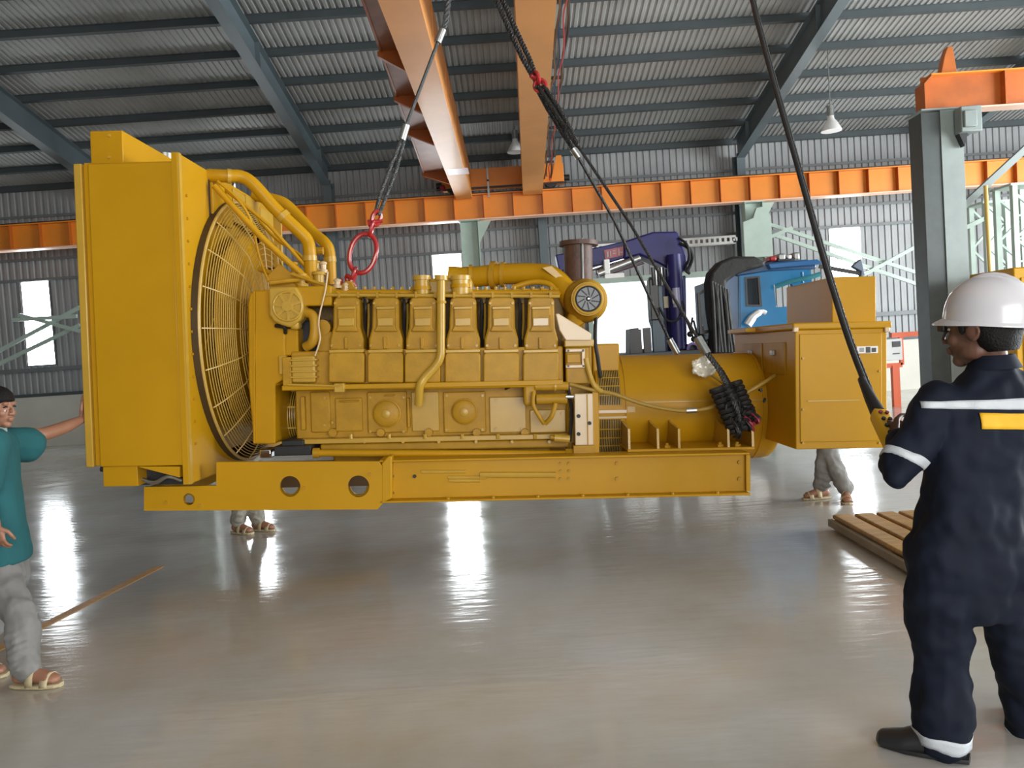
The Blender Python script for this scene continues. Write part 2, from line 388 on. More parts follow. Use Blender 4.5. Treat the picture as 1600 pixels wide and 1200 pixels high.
runway_column(cxs[0]-.0, 'pale green runway column above the black tarpaulin and blue cab')
runway_column(cxs[1], 'pale green runway column rising behind the middle of the engine')
runway_column(cxs[1]-(cxs[0]-cxs[1]), 'pale green runway column behind the fan end of the generator')
runway_column(cxs[0]+(cxs[0]-cxs[1]), 'pale green runway column behind the white lattice mast at far right')
# box fixed to the front of the green column
X = cxs[0]
m = MB(); z0 = at(1180, 404, YB).z; z1 = at(1180, 335, YB).z
m.prism([(X-.34, YB-.32, z0), (X+.30, YB-.32, z0), (X+.30, YB-.32, z1-.1), (X+.12, YB-.32, z1+.12), (X-.02, YB-.32, z1+.1), (X-.1, YB-.32, z1-.12), (X-.34, YB-.32, z1-.2)], (0, .12, 0))
build('column_bracket', m, GREEN, bevel=.01, label='pale green steel bracket plate on the column above the blue truck', cat='bracket')
# wall bracing: crossed pale rods, pixel traced onto the wall plane
BRK = 0
def brace(a, b, r, lab, Y=19.0, mt=GREEN):
    global BRK
    BRK += 1; Y = Y-.075*BRK
    p, q = at(*a, Y), at(*b, Y); m = MB()
    m.beam(p, q, .07, .08)
    build('wall_brace', m, mt, label=lab, cat='brace', group='diagonal wall braces')
for (a, b, lab) in (((1200,350),(1450,432),'upper pale green brace falling right from the column over the blue cab'),
                    ((1200,364),(1450,450),'lower pale green brace falling right from the column over the blue cab'),
                    ((1345,432),(1450,375),'pale green brace rising right to the near grey column'),
                    ((1200,372),(1238,356),'short pale green strut tying the two braces beside the column'),
                    ((-8,552),(125,480),'upper pale green brace crossing the tall left window'),
                    ((-8,572),(125,508),'lower pale green brace crossing the tall left window'),
                    ((30,492),(135,520),'pale green brace falling right across the tall left window'),
                    ((20,500),(120,494),'thin level pale green strut across the tall left window')):
    brace(a, b, .03, lab)
# perforated cable tray along the wall at the blue crane
zc = at(1050, 379, 19.6).z; m = MB(); xa = at(915, 380, 19.6).x; xb = at(1150, 380, 19.6).x
xx = xa
m.box(xa, xa+.06, 19.6, YW-.03, zc-.1, zc).box(xb-.06, xb, 19.6, YW-.03, zc-.1, zc).box(xa, xb, 19.6, 19.62, zc-.11, zc-.06).box(xa, xb, 19.6, 19.62, zc+.03, zc+.08).box(xa, xb, 19.6, 19.8, zc-.12, zc-.11)
while xx < xb: m.box(xx, xx+.06, 19.6, 19.62, zc-.06, zc+.03); xx += .13
build('cable_tray', m, WHITE, label='pale perforated cable tray high on the wall behind the violet boom', cat='cable tray')

# near grey column with its own runway beam at upper right
YC = 12.9
XCl = at(1443, 250, YC).x; XCm = at(1472, 250, YC).x; XCr = at(1507, 250, YC).x
ZC = at(1470, 172, YC).z
gc = empty('crane_column', ((XCl+XCr)/2, YC, 0), 'near grey steel column under the orange beam end, behind the white helmet', 'column')
hw = (XCr-XCm)/2; wy = .42
build('column_shaft', MB().box(XCm, XCr, YC, YC+.02, .03, ZC).box((XCm+XCr)/2-.012, (XCm+XCr)/2+.012, YC+.02, YC+wy, .03, ZC).box(XCm, XCr, YC+wy, YC+wy+.02, .03, ZC), GREENG, gc, bevel=.003)
build('side_channel', MB().box(XCl, XCm, YC+.02, YC+.04, .03, ZC-.02).box(XCl, XCl+.015, YC+.04, YC+wy, .03, ZC-.02), mat('dark_green_grey_paint', (.065, .078, .074, 1), .5, var=.2), gc, bevel=.003)
build('base_plate', MB().box(XCl-.12, XCr+.12, YC-.12, YC+wy+.14, 0, .03), GREENG, gc)
build('cap_plate', MB().box(XCl-.02, XCr+.06, YC-.04, YC+wy+.06, ZC, ZC+.025), GREENG, gc)
build('junction_box', MB().box(XCr-.16, XCr+.17, YC-.24, YC-.04, ZC-.42, ZC-.02).box(XCr-.14, XCr+.06, YC-.3, YC-.24, ZC-.36, ZC-.1), GREENG, gc, bevel=.015)
build('bracket', MB().prism([(XCr-.14, YC-.01, ZC-.42), (XCr+.0, YC-.01, ZC-.42), (XCr-.06, YC-.01, ZC-.62)], (0,-.12,0)), BLKM, gc)
yb = YC+.2; zb0 = ZC+.03; zb1 = zb0+.56; xe = at(1440, 165, yb).x
nb = empty('crane_beam', (xe+3, yb, zb0), 'dark orange crane beam end resting on the near grey column at upper right', 'beam')
build('beam_web', MB().box(xe, X1-.3, yb-.008, yb+.008, zb0, zb1), ORANGED, nb)
build('end_plate', MB().prism([(xe-.02, yb-.15, zb0), (xe-.02, yb-.15, zb1-.14), (xe+.12, yb-.15, zb1), (xe+.12, yb-.15, zb1-.04), (xe, yb-.15, zb1-.18), (xe, yb-.15, zb0)], (0, .3, 0)), ORANGED, nb)
build('bottom_flange', MB().box(xe, X1-.3, yb-.15, yb+.15, zb0-.012, zb0+.012), mat('pale_flange_paint', (.78, .50, .38, 1), .35), nb)
build('top_flange', MB().box(xe+.1, X1-.3, yb-.15, yb+.15, zb1-.012, zb1+.012), ORANGE, nb)
for k in range(7): build('stiffener', MB().box(xe+1.28+k*1.1, xe+1.3+k*1.1, yb-.14, yb+.14, zb0+.012, zb1-.012), ORANGED, nb)
s0 = at(1466, 112, yb); s1 = at(1480, 75, yb); s2 = at(1492, 108, yb)
build('end_stop', MB().prism([(s0.x, yb-.07, zb1), (s0.x+.08, yb-.07, s1.z-.12), (s1.x-.03, yb-.07, s1.z), (s1.x+.05, yb-.07, s1.z), (s2.x, yb-.07, zb1)], (0, .14, 0)), ORANGED, nb, bevel=.01)
# lattice mast and struts behind the helmet
def lattice(px0, px1, pyt, Y, lab):
    xa = at(px0, 330, Y).x; xb = at(px1, 330, Y).x; zt = at(px0, pyt, Y).z; r = empty('lattice_mast', ((xa+xb)/2, Y, 0), lab, 'mast')
    for X in (xa, xb):
        for y in (Y, Y+.5): build('mast_leg', MB().beam((X, y, 0), (X, y, zt), .09, .09, up=(0,1,0)), GREEN, r)
    z = .2; k = 0; m = MB()
    while z < zt-.4:
        a, b = ((xa, xb) if k % 2 else (xb, xa))
        m.beam((a, Y, z), (b, Y, z+.4), .04, .04, up=(0,1,0)); m.beam((xa, Y, z), (xb, Y, z), .03, .03, up=(0,1,0)); m.beam((a, Y+.5, z), (b, Y+.5, z+.4), .04, .04, up=(0,1,0)); z += .4; k += 1
    build('lacing_bars', m, GREEN, r)
    build('mast_cap', MB().box(xa-.08, xb+.08, Y-.06, Y+.56, zt, zt+.04), GREEN, r)
lattice(1540, 1572, 318, 15.2, 'pale green lattice mast behind the white helmet, left one')
lattice(1585, 1625, 290, 14.1, 'wide pale green mast at the right edge of the photo')
m = MB().beam(at(1480, 345, 15), at(1610, 225, 15), .1, .12)
build('roof_strut', m, GREENG, label='grey diagonal strut rising to the right edge behind the grey column', cat='strut')
m = MB().beam(at(1500, 360, 15.2), at(1545, 338, 15.2), .07, .08)
build('mast_strut', m, GREEN, label='short pale strut between grey column and lattice mast', cat='strut')
m = MB().cyl(at(1540, 290, 13.6), (at(1540, 290, 13.6).x+.03, 13.6, 0), .035, 12)
build('yellow_pipe', m, PIPEY, label='thin yellow vertical pipe right of the near grey column', cat='pipe')
# yellow cabinet behind the helmet
p = at(1583, 418, 11.5); q = at(1583, 640, 11.5)
yc = empty('yellow_cabinet', (p.x+.7, 12, 0), 'tall yellow steel enclosure behind the man in the white helmet', 'cabinet')
build('body', MB().box(p.x, p.x+1.6, 11.5, 12.6, .1, p.z), YEL, yc, bevel=.02)
build('plinth', MB().box(p.x+.04, p.x+1.56, 11.54, 12.56, 0, .1), BLKM, yc)
build('door_panel', MB().box(p.x+.1, p.x+.78, 11.485, 11.5, .2, p.z-.15), YEL, yc, bevel=.005)
build('door_panel', MB().box(p.x+.82, p.x+1.5, 11.485, 11.5, .2, p.z-.15), YEL, yc, bevel=.005)
# orange gate frame with a white distribution box
r = empty('orange_pipe_frame', tuple(atz(1420, 640, 0)), 'bright orange pipe frame by the wall right of the control cabinet', 'frame')
Yo = 16.0; OR2 = mat('vermilion_pipe_paint', (.80, .13, .035, 1), .4)
pa = at(1392, 524, Yo); pb = at(1450, 520, Yo); pe = at(1409, 570, Yo)
ORG[r] = Vector((pa.x, Yo, 0)); r.location = (pa.x, Yo, 0)
build('top_rail', MB().beam(pa, (pb.x+.8, Yo, pa.z+.0), .08, .1), OR2, r)
build('post', MB().beam((pe.x, Yo, pe.z), (pe.x, Yo, pa.z), .07, .07, up=(0,1,0)), OR2, r)
build('mid_rail', MB().beam((pa.x-.3, Yo, pe.z), (pe.x, Yo, pe.z), .07, .09), OR2, r)
build('post', MB().beam((pa.x+.05, Yo, 0), (pa.x+.05, Yo, pe.z), .14, .1, up=(0,1,0)), OR2, r)
build('post', MB().beam((pb.x+.8, Yo, 0), (pb.x+.8, Yo, pa.z), .07, .07, up=(0,1,0)), OR2, r)
b0 = at(1388, 530, 15.9); b1 = at(1407, 562, 15.9)
bx = empty('distribution_box', (b0.x, 15.9, b1.z), 'white electrical box hung inside the orange pipe frame', 'electrical box')
build('enclosure', MB().box(b0.x-.15, b1.x, 15.8, 15.96, b1.z, b0.z), WHITE, bx, bevel=.01)
build('display', MB().box(b0.x+.03, b1.x-.04, 15.785, 15.8, b0.z-.16, b0.z-.05), BLKM, bx)
build('name_plate', MB().box(b0.x+.03, b1.x-.06, 15.79, 15.8, b1.z+.12, b1.z+.14), GREYP, bx)
# high-bay lamps
def bell(px, py, Y, lab):
    p = at(px, py, Y); r = empty('high_bay_lamp', (p.x, Y, p.z), lab, 'lamp', 'bell lamps under the roof')
    build('shade', MB().lathe([(0, .2), (.02, .2), (.16, .13), (.24, .07), (.3, .06)], (p.x, Y, p.z), (0,0,1), 24), WHITE, r)
    build('ballast_box', MB().cyl((p.x, Y, p.z+.3), (p.x, Y, p.z+.5), .07, 16), STEEL, r)
    build('hanging_rod', MB().cyl((p.x, Y, p.z+.5), (p.x, Y, roofz(Y)+.015), .012, 8), STEEL, r)
bell(1299, 205, 16.2, 'white bell-shaped high-bay lamp hanging right of the steel rafter')
bell(806, 238, 18.6, 'white bell-shaped high-bay lamp hanging between the orange crane girders')
# floor line
a0 = atz(18, 1003, 0); a1 = atz(250, 885, 0)
def strip(a, b, w):
    d = (b-a).normalized(); s = Vector((-d.y, d.x, 0))*w/2
    return MB().prism([a-s, b-s, b+s, a+s], (0, 0, .0025))
a0.z = a1.z = 0
d_ = (a1-a0).normalized()
o = build('floor_marking', strip(a0-d_*3, a1, .085), LINE, label='worn ochre guide line painted on the floor at the left', cat='floor marking')

# ================================================================ THE GENERATOR SET
Y0 = 5.15; TILT = .045
gp_ = at(700, 790, Y0+.2)
GO = Vector((gp_.x, Y0, gp_.z))
gen = empty('generator_set', tuple(GO), 'huge yellow diesel generator set hanging in slings above the floor', 'generator', rot=(0, TILT, 0))
ORG[gen] = Vector((0, 0, 0))
RI = Matrix.Rotation(-TILT, 3, 'Y'); RF = Matrix.Rotation(TILT, 3, 'Y')
def GL(px, py, yl):
    return RI @ (at(px, py, Y0+yl)-GO)
def GW(v): return RF @ Vector(v)+GO
def gb(mb, px0, py0, px1, py1, ya, yb):       # box whose front face spans the pixel rectangle at depth ya
    pm = (py0+py1)/2; pc = (px0+px1)/2
    return mb.box(GL(px0, pm, ya).x, GL(px1, pm, ya).x, ya, yb, GL(pc, py1, ya).z, GL(pc, py0, ya).z)
def gp(mb, pts, ya, yb):
    return mb.prism([GL(x, y, ya) for x, y in pts], (0, yb-ya, 0))
def P(name, mb, m=None, par=None, **k): return build(name, mb, m or YEL, par or gen, **k)
def bolts(par, pts, yl, r=.012, m=None, name='bolt', h=.014):
    for (x, y) in pts:
        p = GL(x, y, yl); P(name, MB().cyl((p.x, yl-h, p.z), (p.x, yl, p.z), r, 6), m or YEL2, par, flat=True)
# ---- base frame
rail = MB(); zt = GL(880, 713, .2).z; zb = GL(880, 779, .2).z
xr0 = GL(598, 750, .2).x; xr1 = GL(1171, 745, .2).x; th = .014
for yy, sgn in ((.2, 1), (1.95, -1)):
    m = MB(); ya, yb = (yy, yy+.015) if sgn > 0 else (yy-.015, yy)
    m.box(xr0-.02, xr1, ya+.05*sgn, yb+.05*sgn, zb+th, zt-th)
    m.box(xr0-.02, xr1, min(yy-.03*sgn, yy+.2*sgn), max(yy-.03*sgn, yy+.2*sgn), zb, zb+th)
    m.box(xr0-.02, xr1, min(yy-.01*sgn, yy+.2*sgn), max(yy-.01*sgn, yy+.2*sgn), zt-th, zt)
    r_ = P('base_rail', m, YEL, bevel=.004)
    if sgn > 0:
        rail1 = r_
        m = MB().prism([GL(596, 724, .17), GL(606, 713, .17), GL(612, 713, .17), GL(612, 779, .17), GL(596, 786, .17)], (0, .1, 0))
        P('joint_plate', m, YEL, bevel=.008)
P('end_plate', MB().box(xr1-.015, xr1+.012, .22, 1.93, zb+.02, zt-.02), YEL)
for px in (640, 800, 1000): 
    x = GL(px, 750, .3).x; P('cross_member', MB().box(x-.05, x+.05, .3, 1.85, zb+.05, zt-.03), YEL)
# pressed ribs and slots on the rail face, bolts
y_ = .25
m = MB()
for (x0, x1, y) in ((658, 728, 737), (700, 760, 746), (702, 750, 751), (750, 868, 742)):
    a = GL(x0, y, y_); b = GL(x1, y, y_); r = .012 if y != 742 else .022
    m.cyl((a.x, y_, a.z), (b.x, y_, b.z), r, 8)
P('rail_rib', m, YEL3)
bolts(rail1, [(613,744),(613,770),(648,744)], y_, .013, DARK)
bolts(rail1, [(876,724),(889,724),(876,736),(889,736),(876,748),(889,748)], y_, .011)
bolts(rail1, [(964,724),(964,748),(1155,722),(1155,748)], y_, .014)
for x in (700, 770, 840, 910, 980, 1050, 1120):
    p = GL(x, 778, .2); P('flange_bolt', MB().cyl((p.x, .19, zb+th), (p.x, .19, zb+th+.012), .012, 6), YEL2, rail1, flat=True)
# front extension with three round holes
import bmesh
def holed(name, pts, holes, ya, yb, mtl, par):
    # polygon with circular openings, thickness ya..yb (bridge by triangle fill)
    bm = bmesh.new(); loops = [[GL(x, y, ya) for x, y in pts]]
    for (cx, cy, rr) in holes:
        c = GL(cx, cy, ya); loops.append([Vector((c.x+rr*math.cos(2*PI*k/28), ya, c.z+rr*math.sin(2*PI*k/28))) for k in range(28)])
    es = []
    for L_ in loops:
        vs = [bm.verts.new((v.x, ya, v.z)) for v in L_]
        es += [bm.edges.new((vs[i], vs[(i+1) % len(vs)])) for i in range(len(vs))]
    g = bmesh.ops.triangle_fill(bm, edges=es, use_beauty=True)
    fs = [f for f in bm.faces]
    r = bmesh.ops.extrude_face_region(bm, geom=fs)
    for v in [e for e in r['geom'] if isinstance(e, bmesh.types.BMVert)]: v.co.y += yb-ya
    bmesh.ops.recalc_face_normals(bm, faces=bm.faces)
    me = bpy.data.meshes.new(name); bm.to_mesh(me); bm.free(); me.shade_flat(); me.materials.append(mtl)
    o = bpy.data.objects.new(name, me); C.objects.link(o); o.parent = par; ORG[o] = Vector((0,0,0)); return o
outl = [(225,761),(338,759),(338,722),(592,721),(597,728),(597,788),(590,796),(225,798)]
zbl = GL(400, 797, .17)
holed('support_beam', outl, [(295,780,.04),(453,760,.07),(560,760,.073)], .17, .2, YEL, gen)
holed('support_beam', outl, [(295,780,.04),(453,760,.07),(560,760,.073)], 1.95, 1.98, YEL, gen)
a = GL(225, 797, .2); b = GL(592, 797, .2)
P('bottom_flange', MB().box(a.x, b.x, .2, .36, a.z, a.z+.014), YEL)
P('front_cross_member', MB().box(a.x+.02, a.x+.05, .2, 1.95, a.z, GL(225,762,.2).z), YEL)
bolts(gen, [(475,762),(578,741),(313,790),(260,785)], .17, .012)
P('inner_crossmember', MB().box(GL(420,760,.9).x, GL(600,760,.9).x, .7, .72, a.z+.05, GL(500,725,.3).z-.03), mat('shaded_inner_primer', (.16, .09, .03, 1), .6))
# ---- radiator
W = 2.30
xa = RXA = GL(124, 490, 0).x; xb = GL(277, 490, 0).x; zc0 = GL(200, 729, 0).z; zc1 = GL(200, 254, 0).z
rad = P('radiator', MB().box(xa+.09, xb, 0, W, zc0, zc1), YEL, bevel=.008)
P('front_edge_channel', MB().box(xa, xa+.05, .0, W, zc0-.0, zc1+.0), YEL3, rad, bevel=.006)
P('front_edge_strip', MB().box(xa+.05, xa+.09, .03, W-.03, zc0+.005, zc1-.005), YEL, rad, bevel=.003)
# radiator core (finned) between the channels at the cooling air outlet side
m = MB()
for k in range(60):
    z = zc0+.08+(zc1-zc0-.16)*k/59; m.box(xa-.006, xa+.002, .1, W-.1, z-.006, z+.006)
P('core_fins', m, BLKM, rad)
# lower flange sloping to the fan side
m = MB().prism([GL(214, 729, 0), GL(281, 729, 0), GL(281, 746, 0)], (0, .06, 0)); P('skirt_gusset', m, YEL, rad)
m = MB(); gb(m, 161, 727, 215, 760, .02, .5); P('mounting_foot', m, YEL, rad, bevel=.004)
m = MB(); gb(m, 161, 727, 215, 760, 1.8, 2.28); P('mounting_foot', m, YEL, rad, bevel=.004)
m = MB(); gb(m, 217, 733, 285, 757, .15, .9); P('foot_bracket', m, BLKM, rad)
m = MB().tube(smooth([GL(205,742,.1), GL(240,754,.08), GL(262,744,.06), GL(284,750,.1)], 4), .014, 8); P('drain_hose', m, STEEL, rad)
p = GL(158, 733, .05); P('drain_cock', MB().cyl((p.x, .05, p.z), (p.x+.05, .05, p.z), .018, 10), BLKM, rad)
# top tank
xt0 = GL(141, 230, .1).x; xt1 = GL(192, 230, .1).x; zt1 = GL(166, 204, .1).z
tank = P('top_tank', MB().box(xt0, xt1, .1, W-.1, zc1-.01, zt1), YEL, rad, bevel=.006)
bolts(tank, [(171,212),(171,246)], .1, .01, YEL3)
P('tank_ledge', MB().box(xa+.05, xb+.03, .04, W-.04, zc1-.004, zc1+.012), YEL, rad)
P('filler_cap', MB().cyl(((xt0+xt1)/2, 1.0, zt1), ((xt0+xt1)/2, 1.0, zt1+.07), .06, 16), STEEL, tank)
P('lifting_eye', MB().torus((xb-.05, 1.25, zt1-.13), (1, 0, 0), .05, .018, 18, 8), STEEL, rad)
# fan plate (perpendicular to the crankshaft) with round opening
xp = xb; zp1 = GL(275, 238, 0).z; zp0 = GL(283, 757, 0).z
fc = GL(372, 517, 1.12); FCY, FCZ = 1.12, fc.z-.01; RF_ = 1.0
bm = bmesh.new()
def loop(pts):
    vs = [bm.verts.new(p) for p in pts]; return [bm.edges.new((vs[i], vs[(i+1) % len(vs)])) for i in range(len(vs))]
es = loop([(xp, -.005, zp0), (xp, W+.01, zp0), (xp, W+.01, zp1), (xp, -.005, zp1)])
es += loop([(xp, FCY+RF_*math.cos(2*PI*k/64), FCZ+RF_*math.sin(2*PI*k/64)) for k in range(64)])
bmesh.ops.triangle_fill(bm, edges=es, use_beauty=True)
r = bmesh.ops.extrude_face_region(bm, geom=list(bm.faces))
for v in [e for e in r['geom'] if isinstance(e, bmesh.types.BMVert)]: v.co.x += .035
bmesh.ops.recalc_face_normals(bm, faces=bm.faces)
me = bpy.data.meshes.new('fan_plate'); bm.to_mesh(me); bm.free(); me.materials.append(YEL)
plate = bpy.data.objects.new('fan_plate', me); C.objects.link(plate); plate.parent = gen; ORG[plate] = Vector((0,0,0))
x2 = xp+.035
P('plate_edge_strip', MB().box(x2, x2+.012, .0, .04, zp0, zp1), YEL3, plate)
P('cover_seam', MB().box(x2, x2+.008, .52, .53, zp1-.42, zp1-.02), BLKM, plate)
for (ya, yb, dz, h) in ((.55, .95, .0, .34), (.97, 1.25, -.03, .28), (1.27, 1.62, -.02, .30), (1.64, 2.25, -.05, .42)):
    P('cover_panel', MB().box(x2, x2+.02, ya, yb, zp1-h, zp1+dz), YEL if ya < .9 else YEL3, plate, bevel=.004)
for k in range(12):
    z = zp0+.25+k*(zp1-zp0-.5)/11; P('plate_bolt', MB().cyl((x2, .12, z), (x2+.012, .12, z), .009, 6), YEL2, plate, flat=True)
# shroud ring + fan
m = MB(); n = 64
pr = [(x2-.0, RF_), (x2+.05, RF_), (x2+.05, RF_-.02), (x2-.25, RF_-.03), (x2-.25, RF_-.0)]
m.lathe([(a-x2, r_) for a, r_ in pr[:1]]+[(.05, RF_+.0)], (x2, FCY, FCZ), (1,0,0), 64) if False else None
vs = []
for (a, r_) in pr: vs += [(a, FCY+r_*math.cos(2*PI*k/n), FCZ+r_*math.sin(2*PI*k/n)) for k in range(n)]
m.add(vs, [(i*n+k, i*n+(k+1)%n, (i+1)*n+(k+1)%n, (i+1)*n+k) for i in range(len(pr)-1) for k in range(n)])
P('fan_shroud', m, mat('shade_brown_shroud_paint', (.06, .035, .01, 1), .6, var=.3), plate)  # near-black brown paints in the shade inside the shroud
fan = P('fan_hub', MB().lathe([(0, .2), (.04, .22), (.16, .2), (.2, .12), (.22, .02)], (x2-.12, FCY, FCZ), (1,0,0), 28), YEL2, plate)
bl = None
for k in range(8):
    a = 2*PI*k/8+.2; ca, sa = math.cos(a), math.sin(a)
    def fp(r_, w_, dx): return Vector((x2-.02+dx, FCY+r_*ca-w_*sa, FCZ+r_*sa+w_*ca))
    pts = [fp(.18, -.10, .05), fp(.55, -.20, .07), fp(.70, -.22, .07), fp(.72, .18, -.09), fp(.55, .17, -.08), fp(.18, .10, -.05)]
    m = MB(); m.add(pts+[p_+Vector((.008, 0, 0)) for p_ in pts], [(0,1,4,5),(1,2,3,4),(11,10,7,6),(10,9,8,7)]+[(i,(i+1)%6,6+(i+1)%6,6+i) for i in range(6)])
    P('fan_blade', m, YEL, fan)
P('radiator_core', MB().box(x2-.27, x2-.24, .1, W-.1, zc0+.05, zc1-.05), BLKM, plate)
# fan guard: cage of concentric wires bulging toward the engine
grd = P('fan_guard', MB().torus((x2+.05, FCY, FCZ), (1,0,0), RF_-.01, .012, 64, 8), WIREY, plate)
def gx(r_):   # bulge profile
    t = (RF_-r_)/RF_; return x2+.05+.17*min(1, t*3.2)**.75 if t < .32 else x2+.05+.17+.03*(t-.32)
k = 0; r_ = RF_-.03
while r_ > .30:
    P('guard_ring', MB().torus((gx(r_), FCY, FCZ), (1,0,0), r_, .0036, 72, 5), WIREY, grd); k += 1
    r_ -= .017 if r_ > .74 else .045
for k in range(22):
    a = 2*PI*k/22; pts = [(gx(q)+.004, FCY+q*math.cos(a), FCZ+q*math.sin(a)) for q in [RF_-.01-(.7*i/10) for i in range(11)]]
    P('guard_spoke', MB().tube(pts, .0055, 5), WIREY, grd)
# solid inner belt shield seen through the cage
m = MB(); m.lathe([(0, .74), (.012, .74), (.03, .66), (.09, .30), (.09, .2)], (x2+.06, FCY, FCZ), (1,0,0), 40); P('fan_disc_shield', m, YEL, plate)
# ---- pipes from radiator top to engine
def hose(name, pts, r, m=None, par=None, k=6, n=12):
    return P(name, MB().tube(smooth([GL(*p) for p in pts], k), r, n), m or YEL, par)
c1 = hose('coolant_pipe', [(325,274,.55),(352,275,.56),(376,276,.6),(396,288,.62),(430,326,.66),(468,362,.7),(480,376,.72),(484,395,.72),(486,445,.75)], .046, n=16)
c2 = hose('coolant_pipe', [(395,305,1.5),(425,311,1.5),(443,317,1.5),(460,332,1.5),(490,364,1.45),(508,380,1.4),(515,396,1.4),(517,445,1.4)], .046, n=16)
for c_, pts in ((c1, [((355,275,.56),(361,275.5,.57)), ((484,400,.72),(484.5,408,.72)), ((440,335,.67),(446,341,.675))]), (c2, [((515,402,1.4),(516,410,1.4))])):
    for a, b in pts: P('hose_clamp', MB().cyl(GL(*a), GL(*b), .052, 16), YEL3, c_)
hose('diagonal_brace_rod', [(335,290,.5),(410,372,.55),(485,440,.6)], .022, k=2)
hose('diagonal_brace_rod', [(345,291,.8),(420,352,.85),(478,418,.9)], .014, k=2)
hose('vent_line', [(340,283,.5),(372,312,.52),(392,345,.55),(405,400,.6),(420,440,.6)], .009)
hose('vent_line', [(392,330,1.2),(430,372,1.2),(470,400,1.2),(482,430,1.2)], .012)
P('upper_bracket', gb(MB(), 402,382,434,418, 1.3, 1.34), YEL3, bevel=.004)
P('upper_bracket', gb(MB(), 408,330,440,420, 2.0, 2.03), YEL3, bevel=.004)
# ---- belt guard & damper
bg = P('belt_guard', gp(MB(), [(387,475),(390,460),(397,454),(446,452),(446,592),(430,600),(430,694),(396,694),(388,600)], .42, 1.75), YEL, bevel=.012)
P('guard_flange', gp(MB(), [(396,455),(399,455),(399,693),(396,693)], .405, .42), YEL, bg)
P('guard_label_bracket', gb(MB(), 436, 556, 447, 585, .38, .42), YEL3, bg, bevel=.003)
p = GL(432, 650, .95); dz = GL(445, 610, .72); 
dr = (GL(445, 608, .72).z-GL(445, 694, .72).z)/2; dc = (GL(445, 608, .72).z+GL(445, 694, .72).z)/2
xd0 = GL(428, 650, .7).x; xd1 = GL(460, 650, .7).x
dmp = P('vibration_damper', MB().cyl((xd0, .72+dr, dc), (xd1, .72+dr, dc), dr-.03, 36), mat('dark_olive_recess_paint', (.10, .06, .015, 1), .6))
for k in range(9):
    x = xd0+(xd1-xd0)*(k+.5)/9; P('damper_guard_ring', MB().torus((x, .72+dr, dc), (1,0,0), dr-.004, .005, 40, 6), YEL3, dmp)
for k in range(8):
    a = 2*PI*k/8+.35; q = Vector((0, -math.cos(a), math.sin(a)))*dr
    P('damper_guard_bar', MB().beam((xd0, .72+dr+q.y, dc+q.z), (xd1, .72+dr+q.y, dc+q.z), .006, .012), YEL3, dmp)
P('front_housing', MB().lathe([(0, dr), (.03, dr+.01), (.10, dr+.01), (.16, dr-.04)], (xd1, .72+dr, dc), (1,0,0), 36), YEL2)
P('front_leg_mount', gb(MB(), 428, 697, 486, 712, .38, .8), DARK, bevel=.006)
P('front_leg_mount', gb(MB(), 440, 688, 474, 699, .42, .8), DARK, bevel=.006)
P('mount_clip', gb(MB(), 405, 702, 424, 716, .45, .6), CHROME, bevel=.01)
# ---- crankcase and oil pan
zcc = GL(680, 602, .55).z
blk = P('crankcase', gb(MB(), 462, 604, 893, 684, .55, 1.77), YEL2, bevel=.012)
P('oil_pan_rail', gb(MB(), 470, 682, 893, 690, .46, 1.86), YEL3, bevel=.005)
P('oil_pan', gb(MB(), 500, 690, 890, 703, .5, 1.8), YEL2, bevel=.012)
P('oil_pan_sump', gb(MB(), 520, 700, 860, 722, .62, 1.7), YEL2, bevel=.02)
a = GL(492, 708, .40); b = GL(888, 709, .40); P('oil_drain_pipe', MB().cyl((a.x, .40, a.z), (b.x, .40, b.z), .024, 16), YEL)
P('pipe_end_flange', MB().cyl((a.x-.01, .40, a.z), (a.x+.03, .40, a.z), .036, 16), YEL2)
P('pipe_end_flange', MB().cyl((b.x-.02, .40, b.z), (b.x+.04, .40, b.z), .036, 6), YEL2)
for x in (548, 608, 664, 722, 778, 836):
    p = GL(x, 683, .45); P('pan_bolt', MB().cyl((p.x, .45, p.z-.012), (p.x, .45, p.z+.022), .013, 6), YEL3, blk, flat=True)
    p = GL(x+22, 690, .47); P('pan_bolt', MB().cyl((p.x, .455, p.z), (p.x, .475, p.z), .012, 6), YEL3, blk, flat=True)
# side inspection covers on the crankcase
def cover(px, py, r, pw, lab):
    P('cover_plate', gb(MB(), px-pw, 612, px+pw, 676, .525, .55), YEL2, blk, bevel=.008)
    c = GL(px, py, .525)
    rc = P('round_cover', MB().lathe([(0, r+.012), (.012, r+.012), (.016, r), (.04, r), (.048, r-.012), (.048, .02)], (c.x, .525, c.z), (0,-1,0), 32), YEL2, blk)
    P('cover_hub', MB().lathe([(0, .03), (.01, .03), (.014, .02)], (c.x, .478, c.z), (0,-1,0), 20), YEL3, rc)
    for (dx, dy) in ((-pw+5, -27), (pw-5, -27), (-pw+5, 26), (pw-5, 26)):
        q = GL(px+dx, py+dy+2, .525); P('cover_bolt', MB().cyl((q.x, .512, q.z), (q.x, .526, q.z), .011, 6), YEL3, blk, flat=True)
cover(605, 646, .090, 31, ''); cover(726, 643, .083, 33, '')
P('cover_plate', gb(MB(), 485, 612, 516, 676, .53, .55), YEL2, blk, bevel=.012)
P('cover_plate', gb(MB(), 524, 622, 566, 674, .53, .55), YEL2, blk, bevel=.006)
P('cover_plate', gb(MB(), 643, 612, 686, 674, .535, .55), YEL3, blk, bevel=.006)
P('cover_plate', gb(MB(), 765, 620, 822, 676, .53, .55), YEL3, blk, bevel=.006)
P('cover_plate', gb(MB(), 828, 640, 884, 676, .53, .55), YEL3, blk, bevel=.006)
